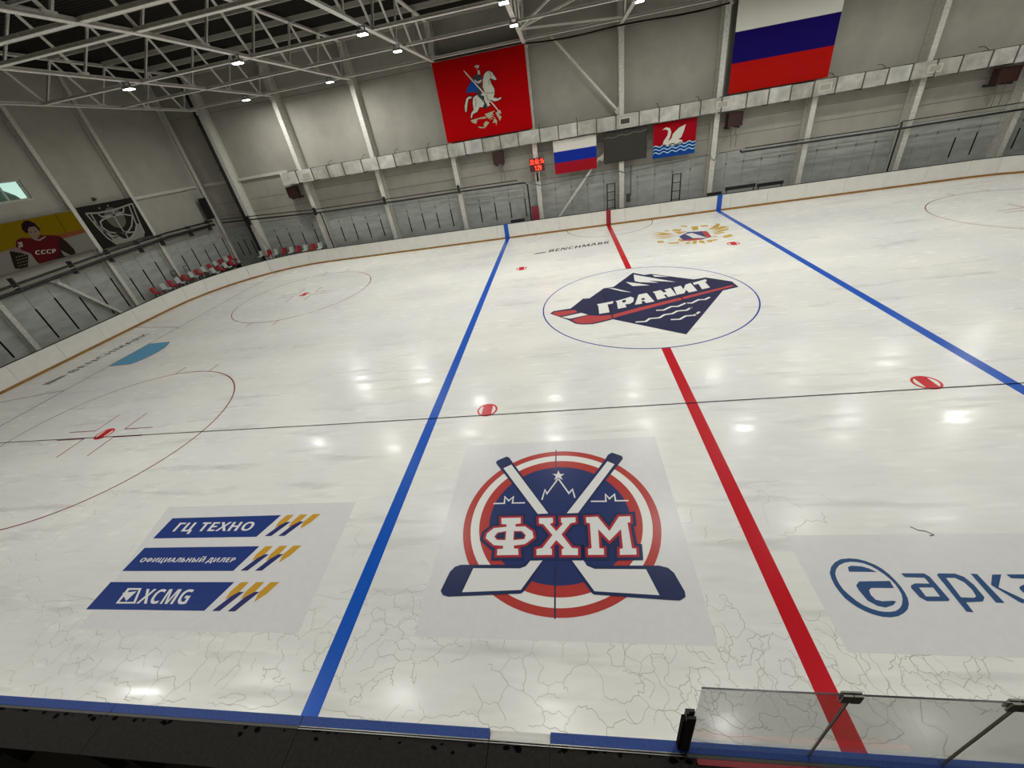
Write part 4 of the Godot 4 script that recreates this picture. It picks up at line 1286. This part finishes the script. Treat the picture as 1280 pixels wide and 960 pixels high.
const LEAGUE_LETTERS = [
	[-4.970, 11.072, -4.538, 11.068, -4.526, 11.221, -4.641, 11.237, -4.629, 11.301, -4.429, 11.297, -4.260, 11.427, -4.225, 11.579, -4.399, 11.731, -4.625, 11.764, -4.619, 11.829, -4.532, 11.834, -4.510, 11.976, -4.954, 11.983, -4.962, 11.842, -4.844, 11.832, -4.851, 11.767, -5.048, 11.749, -5.249, 11.579, -5.239, 11.468, -5.105, 11.331, -4.832, 11.303, -4.832, 11.241, -4.946, 11.231],
	[-4.136, 11.090, -3.836, 11.084, -3.826, 11.208, -3.894, 11.250, -3.755, 11.427, -3.618, 11.243, -3.655, 11.212, -3.659, 11.093, -3.349, 11.087, -3.349, 11.210, -3.459, 11.238, -3.651, 11.509, -3.445, 11.825, -3.327, 11.841, -3.332, 11.984, -3.645, 11.983, -3.647, 11.851, -3.594, 11.828, -3.758, 11.643, -3.884, 11.826, -3.843, 11.843, -3.842, 11.978, -4.148, 11.984, -4.154, 11.847, -4.035, 11.825, -3.837, 11.523, -4.033, 11.248, -4.126, 11.233],
	[-3.127, 11.091, -2.885, 11.079, -2.673, 11.443, -2.441, 11.089, -2.216, 11.083, -2.227, 11.232, -2.289, 11.248, -2.286, 11.837, -2.208, 11.848, -2.221, 11.978, -2.531, 11.983, -2.520, 11.857, -2.456, 11.836, -2.439, 11.399, -2.697, 11.670, -2.896, 11.392, -2.907, 11.833, -2.821, 11.845, -2.833, 11.980, -3.130, 11.981, -3.131, 11.854, -3.058, 11.832, -3.053, 11.246, -3.125, 11.227],
]
const LEAGUE_COUNTERS = [
	[-5.065, 11.544, -5.012, 11.446, -4.820, 11.412, -4.818, 11.632, -5.001, 11.623],
	[-4.658, 11.414, -4.485, 11.417, -4.397, 11.516, -4.418, 11.612, -4.648, 11.634],
]
const LEAGUE_LINES = [
	[-3.724, 9.956, -3.977, 10.409, -4.027, 10.287, -4.087, 10.582],
	[-3.712, 9.957, -3.473, 10.413, -3.390, 10.296, -3.341, 10.548],
	[-5.208, 10.657, -4.949, 10.656, -4.959, 10.465, -4.856, 10.586, -4.757, 10.472, -4.763, 10.653, -4.473, 10.656],
	[-2.994, 10.659, -2.669, 10.669, -2.661, 10.471, -2.587, 10.601, -2.464, 10.477, -2.464, 10.661, -2.187, 10.664],
]
const LEAGUE_STAR = [
	[-3.712, 9.677, -3.676, 9.802, -3.567, 9.807, -3.652, 9.879, -3.610, 9.999, -3.712, 9.918, -3.814, 9.990, -3.772, 9.873, -3.857, 9.794, -3.748, 9.799],
]
const DEALER_BANNERS = [
	[-13.715, 11.484, -13.712, 10.879, -10.567, 10.852, -10.826, 11.472],
	[-13.703, 12.345, -13.698, 11.743, -10.569, 11.725, -10.793, 12.335],
	[-13.686, 13.211, -13.726, 12.608, -10.573, 12.587, -10.802, 13.191],
]
const DEALER_GOLD = [
	[-10.411, 12.593, -10.222, 12.584, -10.287, 12.785, -10.510, 12.967, -10.511, 12.794],
	[-10.048, 12.583, -9.857, 12.581, -9.928, 12.781, -10.155, 12.962, -10.149, 12.790],
	[-9.704, 12.580, -9.504, 12.578, -9.632, 12.828, -9.808, 13.003, -9.829, 12.786],
]
const DEALER_NAVY = [
	[-10.356, 12.796, -10.185, 12.794, -10.448, 13.188, -10.625, 13.191],
	[-10.015, 12.792, -9.827, 12.790, -10.096, 13.188, -10.267, 13.191],
]
const DEALER_TEXT = [
	[-13.340, 11.362, -11.119, 11.373, -11.151, 11.036, -13.346, 11.027],
	[-13.473, 12.157, -10.949, 12.157, -10.935, 11.972, -13.474, 11.976],
	[-12.565, 13.073, -11.349, 13.070, -11.419, 12.745, -12.619, 12.757],
]
const DEALER_MARK = [
	[-13.072, 13.081, -12.585, 13.073, -12.763, 12.741, -13.120, 12.744],
	[-13.019, 13.046, -12.661, 13.040, -12.797, 12.781, -13.036, 12.784],
	[-13.144, 12.854, -12.814, 12.814, -12.862, 13.026],
]
const ARC_RING = [
	[0.930, 12.335, 1.011, 12.219, 1.114, 12.132, 1.236, 12.073, 1.377, 12.056, 1.500, 12.069, 1.607, 12.109, 1.709, 12.176, 1.776, 12.256, 1.825, 12.361, 1.849, 12.463, 1.861, 12.570, 1.858, 12.660, 1.839, 12.756, 1.798, 12.849, 1.727, 12.935, 1.638, 12.994, 1.528, 13.044, 1.413, 13.064, 1.303, 13.057, 1.206, 13.028, 1.116, 12.981, 1.035, 12.914, 0.979, 12.844, 0.934, 12.768, 0.909, 12.665, 0.896, 12.558, 0.905, 12.441],
	[1.009, 12.350, 1.065, 12.266, 1.146, 12.195, 1.259, 12.142, 1.366, 12.124, 1.465, 12.132, 1.555, 12.156, 1.634, 12.207, 1.692, 12.272, 1.749, 12.361, 1.784, 12.449, 1.801, 12.538, 1.801, 12.620, 1.789, 12.696, 1.757, 12.770, 1.695, 12.857, 1.629, 12.917, 1.543, 12.964, 1.465, 12.978, 1.384, 12.980, 1.310, 12.968, 1.224, 12.935, 1.146, 12.886, 1.076, 12.807, 1.025, 12.712, 0.990, 12.628, 0.979, 12.543, 0.984, 12.440],
]
const ARC_GLYPHS = [
	[1.266, 12.226, 1.339, 12.198, 1.486, 12.211, 1.579, 12.249, 1.661, 12.314, 1.240, 12.311],
	[1.298, 12.482, 1.759, 12.471, 1.744, 12.595, 1.420, 12.593, 1.361, 12.631, 1.342, 12.708, 1.367, 12.789, 1.448, 12.812, 1.607, 12.802, 1.643, 12.815, 1.564, 12.873, 1.434, 12.914, 1.332, 12.890, 1.239, 12.805, 1.211, 12.640, 1.214, 12.555],
	[2.005, 12.336, 2.341, 12.335, 2.387, 12.396, 2.405, 12.769, 2.373, 12.796, 2.077, 12.801, 2.018, 12.743, 1.992, 12.587, 2.019, 12.545, 2.098, 12.510, 2.302, 12.513, 2.299, 12.411, 2.023, 12.402],
	[2.508, 12.361, 2.551, 12.334, 2.783, 12.338, 2.870, 12.393, 2.911, 12.528, 2.903, 12.730, 2.835, 12.794, 2.596, 12.813, 2.586, 12.962, 2.499, 12.957],
	[3.003, 12.336, 3.088, 12.344, 3.103, 12.813, 2.993, 12.811],
	[3.289, 12.353, 3.420, 12.348, 3.214, 12.566, 3.415, 12.770, 3.338, 12.817, 3.312, 12.802, 3.144, 12.526],
]
const ARC_COUNTERS = [
	[2.108, 12.582, 2.307, 12.580, 2.305, 12.726, 2.111, 12.728],
	[2.604, 12.412, 2.729, 12.415, 2.803, 12.487, 2.823, 12.611, 2.800, 12.716, 2.755, 12.740, 2.585, 12.735],
]
const EAGLE_GOLD = [
	[2.18, -11.03, 2.91, -10.80, 3.57, -10.34, 2.85, -10.51],
	[2.38, -11.69, 2.98, -11.14, 3.59, -10.43, 2.93, -10.92],
	[2.09, -10.45, 2.82, -10.37, 3.58, -10.12, 2.78, -10.19],
	[2.19, -9.99, 2.86, -9.99, 3.59, -9.91, 2.87, -9.74],
	[2.52, -11.17, 3.04, -10.86, 3.55, -10.40, 3.01, -10.69],
	[2.24, -9.09, 2.42, -9.28, 2.68, -9.11, 2.62, -8.83, 2.29, -8.88],
	[2.84, -8.65, 3.41, -8.55, 3.34, -8.25, 2.82, -8.43],
	[3.18, -11.52, 3.49, -11.51, 3.47, -11.25, 3.20, -11.29],
	[3.58, -11.19, 3.83, -11.60, 4.26, -11.35, 4.02, -10.86],
	[4.26, -12.13, 4.49, -12.29, 4.77, -12.03, 4.65, -11.69],
	[3.44, -9.01, 3.64, -9.27, 3.73, -8.68, 3.57, -8.48],
	[3.62, -8.12, 3.87, -8.37, 4.01, -8.26, 3.75, -7.89],
	[3.98, -7.94, 4.24, -8.49, 4.38, -8.41, 4.18, -7.77],
	[4.89, -11.67, 5.32, -11.64, 5.11, -10.78, 4.77, -10.71],
	[4.37, -7.97, 4.55, -8.40, 4.69, -8.14, 4.63, -7.62],
	[5.48, -11.69, 5.91, -11.58, 5.80, -11.21, 5.41, -11.30],
	[4.82, -8.20, 5.46, -8.17, 5.35, -7.99, 4.86, -7.95],
	[5.56, -10.39, 6.14, -11.15, 6.48, -11.67, 6.62, -11.44, 6.20, -10.56],
	[5.61, -9.96, 6.54, -10.91, 6.85, -10.51, 6.19, -10.16],
	[5.56, -9.61, 6.14, -10.01, 6.74, -10.25, 6.60, -9.93, 5.89, -9.55],
	[5.51, -9.33, 6.12, -9.56, 6.25, -9.36, 5.66, -9.18],
	[4.69, -7.92, 5.08, -7.99, 5.04, -7.75],
	[5.82, -8.61, 6.37, -8.87, 6.38, -8.43, 5.86, -8.24],
	[5.37, -8.97, 5.55, -8.82, 5.68, -8.69, 5.41, -8.71],
	[3.67, -10.92, 4.23, -10.74, 4.46, -10.69, 3.82, -10.25],
]
const EAGLE_SHIELD = [
	[3.69, -9.73, 4.41, -10.50, 5.40, -10.22, 5.29, -8.77, 4.62, -8.46, 3.72, -8.64],
	[5.16, -10.22, 5.43, -10.07, 5.31, -8.81, 4.99, -8.69],
	[3.66, -8.85, 4.23, -8.89, 4.73, -8.68, 4.62, -8.46, 3.96, -8.51],
	[4.13, -10.08, 4.56, -10.16, 5.04, -8.66, 4.31, -8.99, 4.26, -9.43],
]
const KNIGHT_HORSE = [
	[-7.50, 10.38, -7.31, 10.40, -7.11, 10.26, -6.91, 9.90, -6.94, 9.81, -7.14, 9.88, -7.31, 9.99, -7.31, 9.75, -7.14, 9.42, -7.15, 9.18, -7.27, 8.95, -7.01, 8.86, -6.77, 8.90, -6.75, 8.81, -7.00, 8.72, -7.27, 8.71, -7.48, 8.83, -7.63, 8.66, -7.53, 8.55, -7.86, 8.47, -8.32, 8.54, -8.52, 8.31, -8.85, 8.23, -8.98, 7.99, -9.06, 8.07, -8.96, 8.32, -8.76, 8.48, -8.76, 8.86, -8.66, 9.16, -8.41, 9.25, -8.10, 9.26, -7.85, 9.35, -7.95, 9.61, -7.84, 10.01, -7.67, 10.29],
	[-9.37, 8.44, -9.34, 8.76, -9.13, 9.17, -8.91, 9.27, -8.69, 9.20, -8.75, 9.12, -8.99, 9.09, -9.12, 8.79, -9.25, 8.42],
	[-8.09, 8.51, -7.89, 8.73, -7.82, 8.66, -7.79, 8.43, -7.90, 8.45],
]
const KNIGHT_RIDER = [
	[-8.44, 10.23, -8.11, 10.36, -7.87, 10.26, -7.87, 10.02, -8.01, 9.74, -7.99, 9.43, -8.11, 9.20, -7.89, 9.11, -7.93, 8.92, -7.78, 8.46, -7.93, 8.48, -7.98, 8.84, -8.34, 9.24, -8.35, 9.55, -8.21, 9.89, -8.47, 10.11],
]
const KNIGHT_CAPE = [
	[-8.74, 9.91, -8.47, 10.11, -8.21, 9.89, -8.28, 9.54, -8.38, 9.40, -9.07, 9.47, -8.99, 9.65],
]
const KNIGHT_SKIN = [
	[-8.08, 10.53, -7.93, 10.50, -7.94, 10.30, -8.09, 10.29],
	[-8.36, 10.10, -8.19, 9.95, -7.87, 10.02, -7.93, 9.91, -8.14, 9.83, -8.35, 9.96],
	[-8.27, 10.73, -8.10, 10.81, -7.92, 10.77, -7.94, 10.68, -8.11, 10.58, -8.12, 10.68],
]
const KNIGHT_SPEAR = [
	[-9.00, 10.67, -8.90, 10.60, -7.73, 9.14, -7.17, 8.37, -6.99, 8.08, -7.04, 8.06, -7.25, 8.35, -7.82, 9.11, -8.89, 10.48],
]
const KNIGHT_LINES = [
	[-7.86, 9.29, -7.49, 9.22, -7.18, 9.20],
	[-7.67, 10.29, -7.82, 10.01, -7.91, 9.60, -7.84, 9.38],
	[-7.31, 9.99, -7.45, 9.83, -7.45, 9.65],
	[-7.72, 9.20, -7.70, 8.89, -7.49, 8.79],
	[-8.35, 9.18, -8.14, 9.02, -7.96, 8.74],
	[-8.52, 9.08, -8.50, 8.82, -8.62, 8.59],
	[-7.12, 10.20, -7.07, 10.09],
	[-7.36, 10.36, -7.27, 10.22, -7.26, 10.04],
]
const KNIGHT_DRAGON = [
	[-9.08, 7.91, -8.67, 7.95, -8.11, 7.99, -7.89, 7.89, -8.13, 7.87, -8.60, 7.90, -8.73, 7.66, -8.99, 7.76],
	[-8.04, 8.11, -7.60, 8.18, -7.28, 8.19, -7.53, 8.10, -7.40, 7.98, -7.63, 8.02, -7.35, 7.81, -7.68, 7.93, -7.52, 7.71, -7.81, 7.88, -7.69, 7.67, -7.95, 7.97],
	[-7.42, 7.83, -7.26, 7.61, -7.35, 7.35, -7.39, 7.56, -7.59, 7.52, -7.49, 7.67],
	[-7.30, 8.07, -6.96, 8.21, -6.90, 8.01, -7.09, 7.94, -6.91, 7.81, -7.07, 7.58, -7.13, 7.72],
	[-9.15, 8.15, -9.13, 7.88, -9.00, 7.53, -9.08, 7.74],
	[-8.18, 7.61, -8.00, 7.72, -7.82, 7.59, -7.96, 7.48, -8.14, 7.37, -8.24, 7.49],
	[-8.68, 7.49, -8.30, 7.40, -8.06, 7.39, -8.23, 7.32, -8.54, 7.38],
]
const SWAN = [
	[3.76, 5.45, 3.98, 5.57, 4.24, 5.49, 4.35, 5.28, 4.29, 4.97, 4.13, 4.71, 4.38, 4.86, 4.46, 5.12, 4.84, 5.43, 5.26, 5.56, 5.16, 5.20, 5.03, 4.86, 4.84, 4.75, 5.12, 4.66, 5.01, 4.45, 4.56, 4.42, 3.83, 4.53, 3.87, 4.75, 4.11, 5.08, 4.15, 5.35, 3.99, 5.45],
]
const GOALIE_SHAPES = [
	[3.18, 5.95, 3.58, 6.02, 3.93, 5.94, 4.33, 5.84, 4.60, 5.73, 4.70, 5.44, 4.82, 4.91, 4.76, 4.64, 4.50, 4.35, 4.24, 4.38, 3.77, 4.47, 3.56, 4.31, 3.14, 4.44, 2.76, 4.60, 2.70, 4.79, 2.72, 5.26, 2.51, 5.45, 2.44, 5.51, 2.32, 5.71, 2.53, 5.98, 2.84, 6.07],
	[4.55, 5.66, 4.72, 5.41, 4.82, 4.91, 4.74, 4.61, 4.50, 4.35, 4.19, 4.37, 3.57, 4.44, 4.12, 5.01, 4.36, 5.53],
	[1.92, 5.57, 2.12, 5.60, 2.40, 5.35, 2.57, 5.22, 2.16, 4.44, 1.83, 4.46, 1.61, 4.79, 1.79, 5.24],
	[1.97, 5.66, 2.29, 5.72, 2.45, 5.59, 2.45, 5.40, 2.32, 5.40, 2.02, 5.56],
	[2.49, 5.45, 2.72, 5.43, 2.73, 5.22, 2.73, 4.56, 2.98, 4.44, 2.17, 4.39, 2.39, 4.80],
	[3.27, 6.30, 3.50, 6.46, 3.79, 6.52, 3.85, 6.34, 3.80, 6.09, 3.57, 5.89, 3.42, 5.85, 3.30, 5.96, 3.24, 6.10],
	[3.24, 6.63, 3.46, 6.77, 3.69, 6.77, 3.87, 6.58, 3.91, 6.24, 3.82, 6.15, 3.77, 6.44, 3.50, 6.46, 3.36, 6.36, 3.29, 6.21, 3.18, 6.22, 3.14, 6.41],
	[3.24, 6.02, 3.31, 5.92, 3.51, 5.80, 3.91, 5.90, 3.93, 5.85, 3.54, 5.73, 3.37, 5.78, 3.24, 5.93],
	[4.14, 5.05, 4.44, 4.64, 4.34, 4.58, 4.10, 4.74],
]
const MASK_BARS = [
	[6.73, 6.55, 7.49, 6.45, 8.40, 6.43, 9.19, 6.50, 9.92, 6.58],
	[6.73, 6.55, 6.86, 5.72, 7.02, 5.06, 7.34, 4.52],
	[6.99, 6.44, 6.97, 5.86, 7.19, 5.23, 7.35, 4.93],
	[7.40, 6.39, 7.53, 6.20, 8.27, 6.18, 9.03, 6.21, 9.23, 6.45],
	[7.23, 5.97, 7.53, 6.07, 8.24, 6.14, 8.99, 6.08, 9.47, 5.90],
	[7.23, 5.97, 7.14, 5.66, 7.35, 5.32, 7.87, 5.11, 8.55, 5.08, 9.00, 5.34, 9.49, 5.90],
	[8.43, 6.40, 8.27, 6.05, 8.26, 5.24, 8.30, 4.88, 8.25, 4.67],
	[7.70, 5.15, 8.32, 5.05, 8.98, 4.96],
	[9.67, 6.52, 9.53, 5.98, 9.38, 5.35, 8.99, 4.94],
	[9.98, 6.60, 9.78, 5.89, 9.66, 5.29, 9.57, 4.76],
	[7.70, 5.02, 7.90, 4.75, 8.23, 4.65, 8.62, 4.76, 8.90, 4.92],
	[6.90, 6.08, 7.03, 5.52, 7.43, 5.04, 7.79, 5.00],
]
const MASK_CHIN = [
	[7.24, 4.92, 7.73, 4.93, 7.96, 4.69, 8.33, 4.65, 8.91, 4.87, 9.43, 5.42, 9.64, 5.34, 9.65, 4.83, 9.39, 4.53, 8.60, 4.45, 7.64, 4.40, 7.31, 4.49],
]
